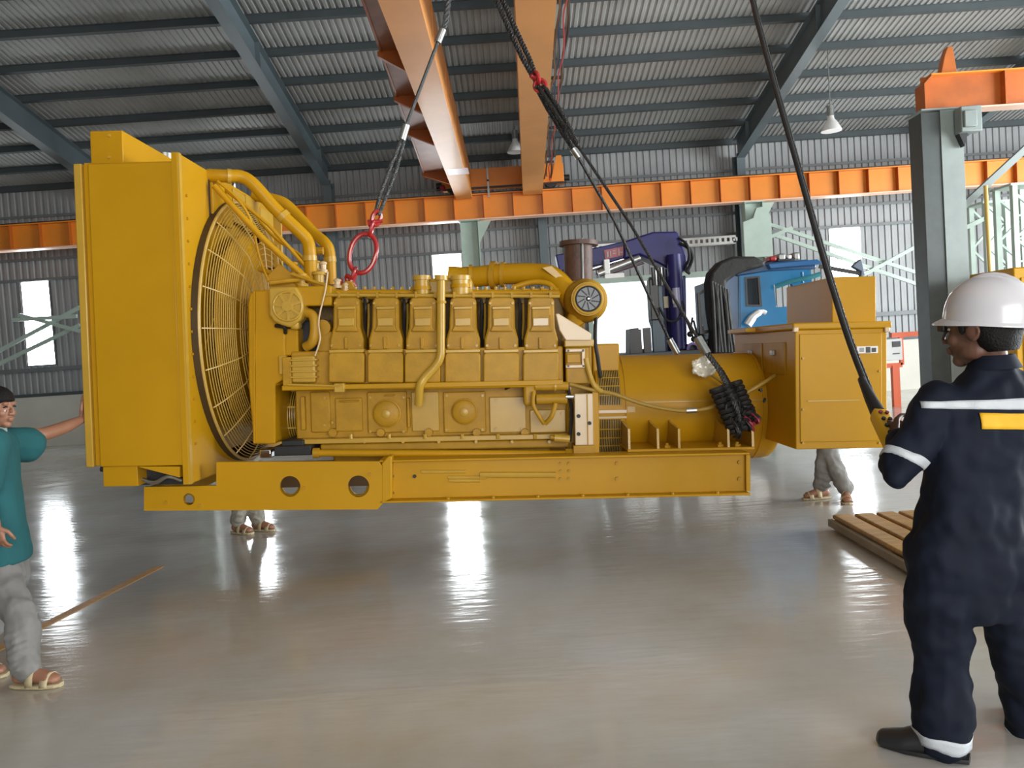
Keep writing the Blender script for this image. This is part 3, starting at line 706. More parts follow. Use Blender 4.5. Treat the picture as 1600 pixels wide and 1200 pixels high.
for (x, y, x1, y1) in ((530,626,560,628),(600,617,616,619),(470,620,476,672),(636,622,640,668)):
    P('cast_rib', gb(MB(), x, y, x1, y1, .50, .55), YEL2, blk, bevel=.004)
bolts(blk, [(508,622),(508,664),(520,660),(775,626),(815,626),(775,670),(815,670),(878,646),(836,646)], .53, .011, YEL3)
for k in range(5):
    q = GL(520+75*k, 676, .5); P('cast_boss', MB().cyl((q.x, .49, q.z), (q.x, .55, q.z), .028, 14), YEL2, blk)
# ---- cylinder bank deck
P('bank_ledge', gb(MB(), 440, 598, 880, 606, .33, 1.99), YEL, bevel=.006)
P('engine_block', gb(MB(), 455, 545, 880, 600, .43, 1.9), YEL2, bevel=.01)
core_m = mat('recess_shade_cast_paint', (.20, .115, .02, 1), .6, var=.4, vscale=12, bump=.3)  # shade in the gaps between covers, painted in as a darker yellow
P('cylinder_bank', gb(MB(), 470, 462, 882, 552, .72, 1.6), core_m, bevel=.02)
units = [(541, 0), (602, 1), (660, 2), (723, 3), (783, 4), (845, 5)]
for (cx, i) in units:
    u = P('lower_head_cover', gp(MB(), [(cx-25,550),(cx+26,550),(cx+28,556),(cx+28,598),(cx-28,598),(cx-28,556)], .355, .5), YEL2, bevel=.010)
    P('cover_lip', gb(MB(), cx-27, 546, cx+27, 551, .345, .6), YEL3, u, bevel=.004)
    hd = P('valve_cover', gp(MB(), [(cx-20,470),(cx-16,463),(cx+17,463),(cx+21,470),(cx+22,512),(cx+27,530),(cx+27,548),(cx-26,548),(cx-26,530),(cx-21,512)], .42, .95), YEL2, bevel=.014)
    P('cover_step', gp(MB(), [(cx-14,478),(cx+15,478),(cx+15,510),(cx+19,518),(cx-18,518),(cx-14,510)], .392, .42), YEL2, hd, bevel=.008)
    P('raised_pad', gb(MB(), cx-12, 497, cx+12, 509, .376, .392), YEL3 if i < 5 else PALE, hd, bevel=.003)
    P('cover_ridge', gb(MB(), cx-14, 479, cx+14, 483, .376, .395), YEL3, hd, bevel=.003)
    for (dx, dy) in ((-17,474),(18,474),(-22,540),(22,540)): bolts(hd, [(cx+dx, dy)], .42, .010, YEL3)
    P('lower_rib', gb(MB(), cx-3, 527, cx+2, 545, .395, .42), YEL2, hd, bevel=.003)
    if i < 5:
        hz = MB().tube(smooth([GL(cx+28, 462, .55), GL(cx+30, 480, .5), GL(cx+29, 505, .55), GL(cx+30, 540, .6)], 4), .012, 8); P('injector_line', hz, BLKM, hd)
        m = MB().tube(smooth([GL(cx+34, 465, .6), GL(cx+35, 500, .6), GL(cx+33, 530, .62)], 4), .009, 8); P('injector_line', m, YEL3, hd)
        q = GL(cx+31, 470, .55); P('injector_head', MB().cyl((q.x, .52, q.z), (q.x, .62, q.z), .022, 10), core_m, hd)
# hinge like clips at the block bottom
for x in (534, 536): pass
P('level_gauge_pipe', MB().tube([GL(450,601,.32), GL(530,603,.32), GL(534,600,.32)], .008, 8), YEL3)
P('ledge_pipe', MB().cyl(GL(535,607,.35), GL(848,603,.35), .009, 8), YEL)
P('pipe_clip', gb(MB(), 522, 599, 538, 613, .32, .38), YEL3, bevel=.004)
# top rails
a = GL(516, 457, .6); b = GL(872, 458, .6)
P('fuel_rail', MB().cyl((a.x, .6, a.z), (b.x, .6, b.z), .022, 14), YEL)
P('fuel_rail', MB().cyl((a.x, .42, a.z-.03), (b.x, .42, b.z-.035), .012, 10), YEL3)
P('valley_cover', gb(MB(), 450, 454, 874, 466, .66, 1.66), YEL, bevel=.008)
for k in range(24):
    x = 526+k*14.6; q = GL(x, 452, .62); P('rail_fitting', MB().cyl((q.x, .62, q.z-.01), (q.x, .62, q.z+.018), .012, 6), YEL3, flat=True)
for k in range(12):
    x = 530+k*30; q = GL(x, 464, .41); P('rail_clip', MB().box(q.x-.008, q.x+.008, .40, .6, q.z-.005, q.z+.035), YEL2)
# air manifold stubs and coolant down pipe
for (cx, w_, t, bq, yl) in ((659, 12, 431, 486, .5), (719, 14, 431, 478, .5)):
    p0 = GL(cx, t, yl); p1 = GL(cx, bq, yl); r = w_*(Y0+yl)/F
    st = P('water_elbow', MB().cyl((p0.x, yl, p1.z), (p0.x, yl, p0.z), r, 24), YEL3)
    P('elbow_band', MB().cyl((p0.x, yl, (p0.z*.6+p1.z*.4)), (p0.x, yl, p0.z*.6+p1.z*.4+.025), r+.008, 24), YEL, st)
    P('elbow_band', MB().cyl((p0.x, yl, p0.z-.03), (p0.x, yl, p0.z), r+.01, 24), YEL3, st)
    P('elbow_band', MB().cyl((p0.x, yl, p1.z), (p0.x, yl, p1.z+.03), r+.008, 24), YEL3, st)
P('water_manifold', gb(MB(), 648, 434, 738, 462, .55, 1.2), YEL3, bevel=.03)
hose('down_pipe', [(689,433,.34),(689,470,.33),(689,530,.31),(688,557,.30),(680,572,.30),(664,590,.30),(656,604,.30),(654,632,.36)], .029, YEL3, n=16)
P('pipe_flange', MB().cyl(GL(689,430,.34), GL(689,438,.34), .045, 18), YEL3)
P('pipe_clamp', MB().cyl(GL(689,470,.33), GL(689,474,.33), .036, 18), YEL2)
# exhaust to turbo
hose('exhaust_pipe', [(700,432,.95),(735,433,.95),(790,428,.9),(840,428,.85),(862,432,.8),(880,448,.75),(893,470,.7),(905,485,.68)], .078, YEL, n=20)
for a, b, r in (((768,430,.93),(776,430,.92),.105), ((783,429,.915),(789,429,.91),.095), ((733,432,.95),(738,432,.95),.09)): P('exhaust_flange', MB().cyl(GL(*a), GL(*b), r, 24), YEL2)
hose('bypass_pipe', [(800,450,.7),(830,441,.7),(858,444,.68),(875,462,.66)], .02, YEL)
P('pipe_bracket', gp(MB(), [(846,418),(862,415),(884,436),(880,444)], .70, .72), YEL3, bevel=.004)
tc = GL(919, 467, .45); ty = .45
tb = P('turbocharger', MB().lathe([(0, .10), (.0, .118), (.02, .124), (.06, .118), (.12, .15), (.20, .16), (.28, .12), (.42, .11)], (tc.x, ty, tc.z), (0,1,0), 36), YEL2)
P('inlet_ring', MB().torus((tc.x, ty+.0, tc.z), (0,1,0), .098, .012, 36, 8), YEL3, tb)
P('inlet_ring', MB().torus((tc.x, ty-.01, tc.z), (0,1,0), .086, .006, 36, 8), BLKM, tb)
P('inlet_bore', MB().lathe([(0, .084), (.004, .08), (.004, .03)], (tc.x, ty-.006, tc.z), (0,-1,0), 32), mat('dark_blue_compressor', (.012, .018, .03, 1), .3), tb)
P('compressor_nut', MB().lathe([(0, .018), (.012, .014), (.02, .006)], (tc.x, ty-.01, tc.z), (0,-1,0), 16), STEEL, tb)
for k in range(10):
    a = 2*PI*k/10; P('compressor_vane', MB().beam((tc.x+.025*math.cos(a), ty-.012, tc.z+.025*math.sin(a)), (tc.x+.078*math.cos(a+.35), ty-.012, tc.z+.078*math.sin(a+.35)), .008, .004, up=(0,1,0)), DARK, tb)
hose('compressor_outlet', [(905,487,.62),(896,500,.6),(905,512,.58)], .05, YEL2)
# turbine housing and rusty exhaust stack
p0 = GL(904, 443, .85); p1 = GL(904, 380, .85); r = .107
P('stack_flange', MB().cyl((p0.x, .85, p0.z-.015), (p0.x, .85, p0.z+.01), r+.03, 32), YEL2)
stk = P('exhaust_stack', MB().lathe([(0, r), (p1.z-p0.z, r)], (p0.x, .85, p0.z), (0,0,1), 36), RUST)
P('stack_rim', MB().cyl((p1.x, .85, p1.z-.02), (p1.x, .85, p1.z+.012), r+.038, 36), RUST, stk)
P('stack_bar', MB().cyl((p0.x+.02, .85-r-.012, p0.z), (p0.x+.02, .85-r-.012, p1.z+.02), .01, 8), STEEL, stk)
P('stack_bore', MB().cyl((p1.x, .85, p1.z+.012), (p1.x, .85, p1.z+.014), r-.02, 30), DARK, stk)
P('turbine_housing', gb(MB(), 880, 445, 935, 500, .8, 1.2), YEL2, bevel=.06, seg=3)
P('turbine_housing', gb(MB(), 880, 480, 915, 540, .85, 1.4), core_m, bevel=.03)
# ---- front gear housing clutter
gh = P('thermostat_housing', gb(MB(), 445, 447, 518, 478, .42, 1.3), YEL, bevel=.012)
rc = GL(447, 478, .30)
pts = [(419,448),(462,448),(470,462),(474,480),(470,498),(462,506),(452,512),(440,508),(428,503),(420,492)]
pc_ = P('pump_cover', gp(MB(), pts, .34, .5), YEL3, bevel=.014)
for k in range(7):
    a = 2*PI*k/7+.3; P('cover_spoke', MB().beam((rc.x+.02*math.cos(a), .335, rc.z+.02*math.sin(a)), (rc.x+.1*math.cos(a), .335, rc.z+.1*math.sin(a)), .02, .014, up=(0,1,0)), YEL3, pc_)
P('cover_boss', MB().cyl((rc.x, .32, rc.z), (rc.x, .35, rc.z), .035, 18), YEL3, pc_)
P('cover_rim', MB().torus((rc.x, .338, rc.z), (0,1,0), .098, .01, 28, 8), YEL3, pc_)
P('pump_pipe', gb(MB(), 452, 498, 466, 515, .36, .48), YEL3, bevel=.02)
P('pump_elbow', MB().tube(smooth([GL(470,488,.45), GL(488,492,.43), GL(492,512,.42), GL(488,534,.42), GL(478,542,.45)], 5), .034, 14), YEL2)
P('oil_filter_base', gb(MB(), 440, 513, 466, 556, .44, .9), YEL, bevel=.01)
P('black_hose', MB().tube(smooth([GL(431,509,.4), GL(444,511,.36), GL(446,520,.42)], 4), .014, 8), DARK)
P('recess_plate', gb(MB(), 466, 500, 516, 552, .58, .6), DARK)
P('belt_pulley', MB().cyl((GL(506,512,.5).x, .46, GL(506,512,.5).z), (GL(506,512,.5).x, .56, GL(506,512,.5).z), .055, 20), YEL2)
P('pulley_bracket', gb(MB(), 495, 518, 520, 552, .47, .57), YEL2, bevel=.012)
P('gasket_stack', gb(MB(), 455, 556, 492, 598, .36, .7), YEL3, bevel=.012)
for k in range(4):
    P('gasket_rib', gb(MB(), 453, 561+k*9, 494, 564+k*9, .345, .6), YEL3, bevel=.003)
P('corner_bracket', gb(MB(), 441, 558, 455, 604, .36, .6), YEL2, bevel=.006)
hose('breather_line', [(512,425,.4),(508,455,.38),(498,500,.36),(500,530,.34),(492,556,.34)], .006, PALE)
for (x, y, r, h, yl) in ((472,428,.04,.10,.6),(498,425,.05,.12,.7),(505,410,.03,.08,.9),(527,437,.03,.06,.6),(460,410,.035,.1,.9),(493,408,.04,.09,1.1),(540,444,.02,.05,.6)):
    q = GL(x, y, yl); P('valve_fitting', MB().lathe([(0, r), (h*.3, r*1.1), (h*.35, r*.7), (h*.8, r*.75), (h*.82, r), (h, r*.9), (h+.01, .01)], (q.x, yl, q.z-h), (0,0,1), 14), YEL3 if x < 500 else PALE)
for (a, b, r) in (((420,442,.5),(478,436,.6),.016), ((405,420,.7),(470,444,.6),.02), ((440,400,.9),(500,446,.8),.015), ((455,428,.5),(520,450,.5),.012), ((480,392,1.0),(505,392,1.0),.03)):
    P('small_pipe', MB().cyl(GL(*a), GL(*b), r, 10), YEL2)
P('mount_bracket', gp(MB(), [(418,430),(436,412),(470,440),(470,450),(420,450)], .6, .64), YEL2, bevel=.006)
P('lifting_lug', gp(MB(), [(530,455),(533,444),(541,438),(550,440),(556,455)], 1.0, 1.05), YEL2, bevel=.008)
# ---- rear of engine: flywheel housing, brackets, starters
P('flywheel_housing', gb(MB(), 884, 530, 926, 708, .52, 1.8), YEL2, bevel=.02)
P('aftercooler_bracket', gp(MB(), [(868,490),(873,490),(924,521),(924,532),(884,532),(874,516)], .36, .40), PALE, bevel=.006)
P('upper_rear_housing', gb(MB(), 882, 530, 928, 542, .38, 1.0), YEL3, bevel=.008)
rb = P('governor_box', gb(MB(), 884, 542, 920, 600, .40, .8), YEL2, bevel=.01)
m = MB(); gb(m, 884,545,914,550,.375,.40); gb(m, 909,545,914,574,.375,.40); gb(m, 884,570,914,575,.375,.40); P('bolted_frame', m, PALE, rb, bevel=.004)
bolts(rb, [(888,548),(888,572),(911,548)], .375, .008, BLKM)
P('inner_cover', gb(MB(), 886,553,907,567,.385,.40), YEL, rb, bevel=.004)
hose('rear_oil_pipe', [(915,560,.38),(923,590,.36),(930,604,.35),(940,612,.36)], .018, YEL3)
hose('rear_hose', [(932,480,.6),(930,530,.5),(934,560,.46),(938,590,.4)], .014, BLKM)
sp2 = P('housing_side_plate', gb(MB(), 898, 615, 927, 696, .33, .36), PALE, bevel=.006)
P('plate_groove', gb(MB(), 917, 616, 919, 695, .326, .331), YEL2, sp2)
bolts(sp2, [(904,650),(921,661),(904,678)], .33, .014, DARK)
P('housing_foot', gb(MB(), 896, 696, 930, 711, .34, .8), YEL2, bevel=.004)
P('plate_post', gb(MB(), 926, 600, 936, 712, .36, .8), YEL, bevel=.004)
sm = P('starter_motor', MB().cyl(GL(836,604,.36), GL(888,603,.36), .030, 20), YEL2)
P('starter_motor', MB().cyl(GL(838,624,.34), GL(886,623,.34), .036, 20), YEL2)
P('starter_nose', gb(MB(), 818, 600, 838, 634, .34, .5), YEL2, bevel=.02)
P('starter_band', MB().cyl(GL(866,603.5,.36), GL(869,603.5,.36), .036, 20), YEL3, sm)
P('starter_terminal', MB().cyl(GL(884,620,.31), GL(896,620,.31), .014, 10), STEEL)
hose('starter_cable', [(834,612,.3),(833,632,.3),(842,650,.3),(850,662,.33)], .014, YEL2)
hose('starter_cable', [(868,630,.3),(862,650,.3),(852,662,.33)], .016, YEL2)
hose('starter_cable', [(812,596,.36),(800,603,.38),(790,608,.45)], .008, BLKM)
P('solenoid', MB().cyl(GL(866,684,.36), GL(890,686,.36), .028, 16), YEL3)
P('solenoid_stem', MB().cyl(GL(860,683,.36), GL(866,684,.36), .016, 12), YEL2)
P('oil_hose', MB().tube(smooth([GL(886,600,.45), GL(893,640,.42), GL(890,690,.4)], 4), .012, 8), BLKM)
for (x, y) in ((890,606),(892,620),(892,640),(892,655),(890,672),(886,690)): bolts(gen, [(x, y)], .5, .014, YEL3)
# ---- alternator
AY = 1.10
ax0 = GL(932, 640, .65).x; ax1 = GL(1226, 640, .7).x
ztop = GL(1100, 552, AY).z; zbot = GL(1200, 715, AY).z; AR = (ztop-zbot)/2*.99; AZ = (ztop+zbot)/2
alt = P('alternator', MB().lathe([(0, AR*.96), (.02, AR), (ax1-ax0-.09, AR), (ax1-ax0-.04, AR*.985), (ax1-ax0-.01, AR*.93), (ax1-ax0+.0, AR*.80), (ax1-ax0+.02, AR*.3)], (ax0+.0, AY, AZ), (1,0,0), 64), YEL)
P('terminal_hump', gb(MB(), 926, 537, 968, 590, .8, 1.5), YEL, alt, bevel=.012)
# slatted air grilles follow the shell
def arc(x0, x1, th0, th1, R, t, m_, nm, par, n=10):
    # th: angle from facing camera (−Y), positive up
    vs = []; 
    for i in range(n+1):
        th = th0+(th1-th0)*i/n
        for (xx, rr) in ((x0, R), (x1, R), (x1, R+t), (x0, R+t)): vs.append((xx, AY-rr*math.cos(th), AZ+rr*math.sin(th)))
    fs = []
    for i in range(n):
        for k in range(4): fs.append((i*4+k, i*4+(k+1)%4, (i+1)*4+(k+1)%4, (i+1)*4+k))
    fs += [(0,1,2,3), (n*4+3, n*4+2, n*4+1, n*4)]
    return P(nm, MB().add(vs, fs), m_, par)
def ang(py, yl=.68): return math.asin(max(-1, min(1, (GL(950, py, yl).z-AZ)/AR)))
gx0 = GL(933, 610, .66).x; gx1 = GL(972, 610, .66).x
arc(gx0, gx1+.01, -1.2, 1.25, AR, .02, YEL, 'end_shell', alt, 24)
for (a, b) in ((633, 583), (706, 655)):
    g_ = arc(gx0+.015, gx1-.008, ang(a), ang(b), AR+.021, .002, DARK, 'air_grille', alt)
    for k in range(13):
        x = gx0+.018+(gx1-gx0-.032)*k/12
        arc(x-.0022, x+.0022, ang(a), ang(b), AR+.022, .008, YEL3, 'grille_slat', g_)
    for k in (1, 2, 3):
        th = ang(a)+(ang(b)-ang(a))*k/4; arc(gx0+.015, gx1-.008, th-.008, th+.008, AR+.024, .004, YEL3, 'grille_crossbar', g_, 2)
m = arc(gx0, gx1+.03, ang(645), ang(641), AR+.02, .018, PALE, 'shell_rib', alt, 3)
m = arc(gx0, gx1+.03, ang(653), ang(650), AR+.02, .012, PALE, 'shell_rib', alt, 3)
xx1 = ax0+.22
arc(ax0+.26, ax1-.12, ang(630)-.01, ang(630)+.01, AR, .006, YEL3, 'shell_seam', alt, 2)
arc(xx1, xx1+.012, -1.3, 1.4, AR, .008, YEL, 'shell_band', alt, 30)
arc(ax1-.16, ax1-.148, -1.3, 1.4, AR, .008, YEL, 'shell_band', alt, 30)
nameplate = arc(GL(978,638,.7).x, GL(992,638,.7).x, ang(645), ang(636), AR+.001, .003, YEL3, 'data_plate', alt, 3)
# feet
a = GL(980, 706, .36); b = GL(1178, 706, .36)
foot = P('alternator_foot', MB().box(a.x, b.x, .34, 1.9, a.z, a.z+.018), YEL, bevel=.003)
P('foot_pad', MB().box(a.x+.03, b.x-.02, .36, 1.88, zt, a.z), YEL, foot)
for px in (983, 1028, 1061, 1138, 1176):
    x = GL(px, 690, .36).x; q = GL(px, 670, .36).z
    P('foot_rib', MB().prism([(x-.008, .35, a.z+.018), (x-.008, .75, a.z+.018), (x-.008, .75, a.z+.20), (x-.008, .62, q+.02), (x-.008, .36, q)], (.016, 0, 0)), YEL3, foot)
for px in (1043, 1153, 1126): 
    q = GL(px, 700, .38); P('hold_down_bolt', MB().cyl((q.x, .40, a.z+.0), (q.x, .40, a.z+.05), .012, 8).cyl((q.x, .40, a.z+.018), (q.x, .40, a.z+.034), .024, 6).cyl((q.x,.40,a.z-.05),(q.x,.40,a.z-.03),.024,6), YEL2, foot)
# cable loop drooping across the alternator
hose('drooping_conduit', [(890,600,.38),(925,609,.36),(960,616,.40),(1000,630,.42),(1040,639,.44),(1075,642,.46),(1110,637,.48),(1150,622,.48),(1190,600,.48),(1234,572,.55)], .014, HOSE, k=8)
P('conduit_tie', MB().cyl(GL(1072,642,.46), GL(1088,641,.465), .018, 10), STEEL)
hose('rear_conduit', [(1095,575,.7),(1118,590,.66),(1140,604,.62),(1165,607,.6)], .012, HOSE)
# ---- control cabinet
cx0 = GL(1243, 600, .12).x; cx1 = GL(1386, 600, .12).x; cz0 = GL(1310, 701, .12).z; cz1 = GL(1310, 514, .12).z
cbd = .12+1.42
cab = P('control_cabinet', MB().box(cx0, cx1, .12, cbd, cz0, cz1), YEL, bevel=.006)
P('cabinet_lid', MB().box(cx0-.02, cx1+.025, .10, cbd+.02, cz1, GL(1310, 503, .1).z), YEL, cab, bevel=.01)
P('front_panel', gb(MB(), 1250, 521, 1378, 690, .112, .12), YEL, cab, bevel=.004)
P('panel_fold', gb(MB(), 1262, 625, 1344, 627, .106, .112), YEL3, cab)
P('corner_cap', gb(MB(), 1240, 511, 1248, 519, .095, .12), PALE, cab, bevel=.006)
P('corner_cap', gb(MB(), 1383, 511, 1391, 519, .095, .12), PALE, cab, bevel=.006)
q0 = gb(MB(), 1339, 541, 1372, 552, .105, .112); lb = P('name_sticker', q0, WHITE, cab)
for (x0, y0, x1, y1) in ((1343,543.5,1350,550),(1353,542,1360,551),(1362,543.5,1369,550)):
    P('sticker_print', gb(MB(), x0, y0, x1, y1, .103, .105), BLKM if x0 != 1343 else mat('sticker_grey', (.3,.3,.32,1), .5), lb)
bolts(cab, [(1254,640),(1254,692),(1373,640),(1373,692),(1254,560),(1373,580)], .112, .008, YEL3)
BROWNY = mat('ochre_paint', (.36, .19, .02, 1), .45, coat=.15, var=.15)
for (ya, yb, za, zb_) in ((.3, .75, .08, .30), (.8, 1.3, .08, .30)):
    P('side_door', MB().box(cx0-.008, cx0, ya, yb, cz1-zb_, cz1-za), YEL2, cab, bevel=.003)
    P('latch', MB().box(cx0-.03, cx0-.008, (ya+yb)/2-.03, (ya+yb)/2+.03, cz1-.17, cz1-.13), STEEL, cab, bevel=.005)
P('mounting_stand', MB().box(cx0-.20, cx0+.02, .95, 1.45, AZ-AR*.75, AZ+AR*.8), YEL, cab, bevel=.01)
P('cable_clamp', MB().cyl(GL(1236,573,.4), GL(1228,574,.42), .025, 12), YEL2, cab)
m = MB(); gb(m, 1165, 512, 1243, 518, .9, 1.4); P('side_shelf', m, YEL, cab)
tb0 = GL(1300, 470, .75); tb1 = GL(1369, 470, .75); tz = GL(1330, 432, .75).z
cz2 = GL(1310, 503, .1).z
P('breaker_box', MB().box(tb0.x, tb1.x, .75, 1.72, cz2, tz), YEL, cab, bevel=.008)

# ================================================================ OVERHEAD CRANE
zg = at(728, 309, 18.3).z
def girder(pl1, pl0, pr1, pr0, lab, hgt, Yend=18.45):
    a1 = atz(*pl1, zg); a0 = atz(*pl0, zg); b1 = atz(*pr1, zg); b0 = atz(*pr0, zg)
    def line(p, q, y): t = (y-q.y)/(p.y-q.y); return q.x+(p.x-q.x)*t
    ya, yb = 1.0, Yend; w0 = .46
    la, lb = line(a1, a0, ya), line(a1, a0, yb); ra, rb = line(b1, b0, ya), line(b1, b0, yb)
    r = empty('crane_girder', ((la+ra)/2, ya, zg), lab, 'crane girder')
    build('box_section', MB().add([(la, ya, zg), (ra, ya, zg), (rb, yb, zg), (lb, yb, zg), (la, ya, zg+hgt), (ra, ya, zg+hgt), (rb, yb, zg+hgt), (lb, yb, zg+hgt)],
        [(0,3,2,1),(4,5,6,7),(0,1,5,4),(1,2,6,5),(2,3,7,6),(3,0,4,7)]), GIRD, r)
    build('crane_rail', MB().beam(((la+ra)/2, ya, zg+hgt+.03), ((lb+rb)/2, yb, zg+hgt+.03), .05, .06), BLKM, r)
    for k in range(9):
        t = (k+.5)/9; y = ya+(yb-ya)*t; x = ra+(rb-ra)*t
        build('web_seam', MB().box(x-.004, x+.006, y-.01, y+.01, zg+.02, zg+hgt-.02), ORANGE, r)
    return r, (la, lb, ra, rb, ya, yb)
GIRD = mat('crane_girder_paint', (.90, .40, .12, 1), .5, coat=.05, var=.12, vscale=1.0)
g1, L1 = girder((712,310), (590,0), (737,308), (655,0), 'left orange box girder of the overhead crane', .72)
g2, L2 = girder((817,300), (805,0), (848,299), (870,0), 'right orange box girder of the overhead crane', .72)
# small maker's sticker on the left girder underside
s0 = atz(716, 268, zg-.002); build('sticker', MB().box(s0.x-.2, s0.x+.2, s0.y-.25, s0.y+.25, zg-.004, zg-.001), mat('pale_pink_sticker', (.8,.6,.6,1), .4), g1)
# walkway frame on the left of the left girder
zw = zg+.42
def wline(y): 
    p = atz(668, 285, zw); q = atz(567, 0, zw); t = (y-q.y)/(p.y-q.y); return q.x+(p.x-q.x)*t
wk = empty('crane_walkway', (wline(10), 10, zw), 'brownish orange walkway frame along the left crane girder', 'walkway')
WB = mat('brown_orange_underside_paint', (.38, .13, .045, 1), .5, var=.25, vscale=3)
m = MB(); y = 1.2
def lline(y): return L1[0]+(L1[1]-L1[0])*(y-L1[4])/(L1[5]-L1[4])
m.add([(wline(1.2), 1.2, zw), (lline(1.2), 1.2, zw), (lline(18), 18, zw), (wline(18), 18, zw), (wline(1.2), 1.2, zw+.03), (lline(1.2), 1.2, zw+.03), (lline(18), 18, zw+.03), (wline(18), 18, zw+.03)], [(0,3,2,1),(4,5,6,7),(0,1,5,4),(1,2,6,5),(2,3,7,6),(3,0,4,7)])
build('walkway_plate', m, WB, wk)
for py in (-60, 78, 150, 205, 272):
    p = atz(620, py, zw); y = p.y
    build('support_arm', MB().prism([(lline(y), y, zw), (wline(y)-.05, y, zw), (wline(y)-.05, y, zw-.06), (lline(y), y, zw-.30)], (0, .09, 0)), ORANGED, wk)
build('edge_angle', MB().beam((wline(1.2), 1.2, zw+.04), (wline(18), 18, zw+.04), .03, .12), ORANGED, wk)
# end carriage on the back runway
zc_ = ZT+.06; xa = at(684, 290, YB).x; xb = at(884, 280, YB).x
ec = empty('end_carriage', ((xa+xb)/2, YB, zc_), 'orange end carriage of the crane riding on the back runway', 'end carriage')
build('carriage_body', MB().box(xa+.1, xb-.05, YB-.14, YB+.14, zc_+.08, zc_+.52), ORANGE, ec, bevel=.01)
build('carriage_skirt', MB().box(xa-.02, xb, YB-.16, YB-.14, zc_+.07, zc_+.10), BLKM, ec)
for x in (xa+.35, xb-.35): build('wheel', MB().cyl((x, YB-.07, zc_+.15), (x, YB+.07, zc_+.15), .15, 24), BLKM, ec)
for x, s in ((xa+.1, -1), (xb-.05, 1)): build('buffer', MB().cyl((x, YB-.05, zc_+.2), (x+.13*s, YB-.05, zc_+.2), .07, 16), DARK, ec)
build('warning_lamp', MB().ball((xa+.12, YB-.2, zc_+.12), (.07,0,0), (0,.05,0), (0,0,.07)), REDH, ec)
x = at(763, 290, YB).x; build('cable_guide', MB().box(x-.02, x+.02, YB-.22, YB-.18, ZT-.1, zc_+.5).box(x-.02, x+.02, YB-.22, YB-.14, zc_+.2, zc_+.24), STEEL, ec)
x = at(870, 278, YB).x; build('carriage_gusset', MB().prism([(x-.15, YB-.2, zc_+.1), (x+.12, YB-.2, zc_+.1), (x+.12, YB-.2, zc_+.68), (x, YB-.2, zc_+.68)], (0, .05, 0)), ORANGE, ec)
# festoon cables beside the right girder
def rline(y): return L2[2]+(L2[3]-L2[2])*(y-L2[4])/(L2[5]-L2[4])
cols = [(BLKM, .07, .0, .018, 'black'), (BLUEH, .11, .05, .012, 'blue'), (REDH, .15, -.03, .010, 'red'), (BLKM, .19, .02, .02, 'outer black')]
for (mm, dx, dz, r, nm) in cols:
    pts = []; y = 2.0; k = 0
    while y < 18.2:
        pts.append((rline(y)+dx+.02*math.sin(k*1.3+dx*40), y, zg+.34+dz-.10*abs(math.sin(k*.5)))); y += .4; k += 1
    build('festoon_cable', MB().tube(smooth(pts, 2), r, 8), mm, label=nm+' festoon cable strung along the right crane girder', cat='cable', group='festoon cables')
for k in range(6):
    y = 4+2.6*k; build('cable_hanger', MB().box(rline(y)-.0, rline(y)+.24, y-.02, y+.02, zg+.36, zg+.40), BLKM, g2)
# ================================================================ SLINGS
YS = Y0+1.15
def rope(nm, pts, r, m, par, n=8): return build(nm, MB().tube([at(*p) for p in pts], r, n), m, par)
def twist(nm, pts, r, m, par, turns=30):      # laid rope: strands twisted round each other
    P_ = [at(*p) for p in pts]; out = []
    n = turns*6; tot = [0]
    for a, b in zip(P_[:-1], P_[1:]): tot.append(tot[-1]+(b-a).length)
    def pos(s):
        for i in range(len(P_)-1):
            if s <= tot[i+1]+1e-6: t = (s-tot[i])/(tot[i+1]-tot[i]); return P_[i].lerp(P_[i+1], t)
        return P_[-1]
    d = (P_[-1]-P_[0]).normalized(); e = d.orthogonal().normalized(); g = d.cross(e)
    for s3 in range(3):
        q = []
        for i in range(n+1):
            a = 2*PI*i/6+2*PI*s3/3; q.append(pos(tot[-1]*i/n)+(e*math.cos(a)+g*math.sin(a))*r*.55)
        build(nm, MB().tube(q, r*.6, 6), m, par)
def ferrule(a, b, r, par, nm='ferrule', m=None): build(nm, MB().cyl(at(*a), at(*b), r, 14), m or STEEL, par)
s1_ = empty('wire_rope_sling', tuple(at(590, 335, YS)), 'left wire rope sling running up from the red oval ring', 'sling')
twist('rope_eye_strand', [(734,-101,YS),(716,-50,YS),(701,0,YS),(696,36,YS),(690,50,YS)], .022, ROPE, s1_, 6)
ferrule((692,46,YS), (684,66,YS), .028, s1_)
rope('rope_body', [(687,58,YS),(632,203,YS)], .014, ROPE, s1_)
ferrule((635,195,YS), (628,218,YS), .030, s1_)
twist('rope_eye_strand', [(629,214,YS),(612,255,YS-.01),(595,300,YS),(586,335,YS)], .015, ROPE, s1_, 14)
twist('rope_eye_strand', [(632,216,YS),(620,262,YS+.03),(604,305,YS+.02),(592,336,YS)], .015, ROPE, s1_, 14)
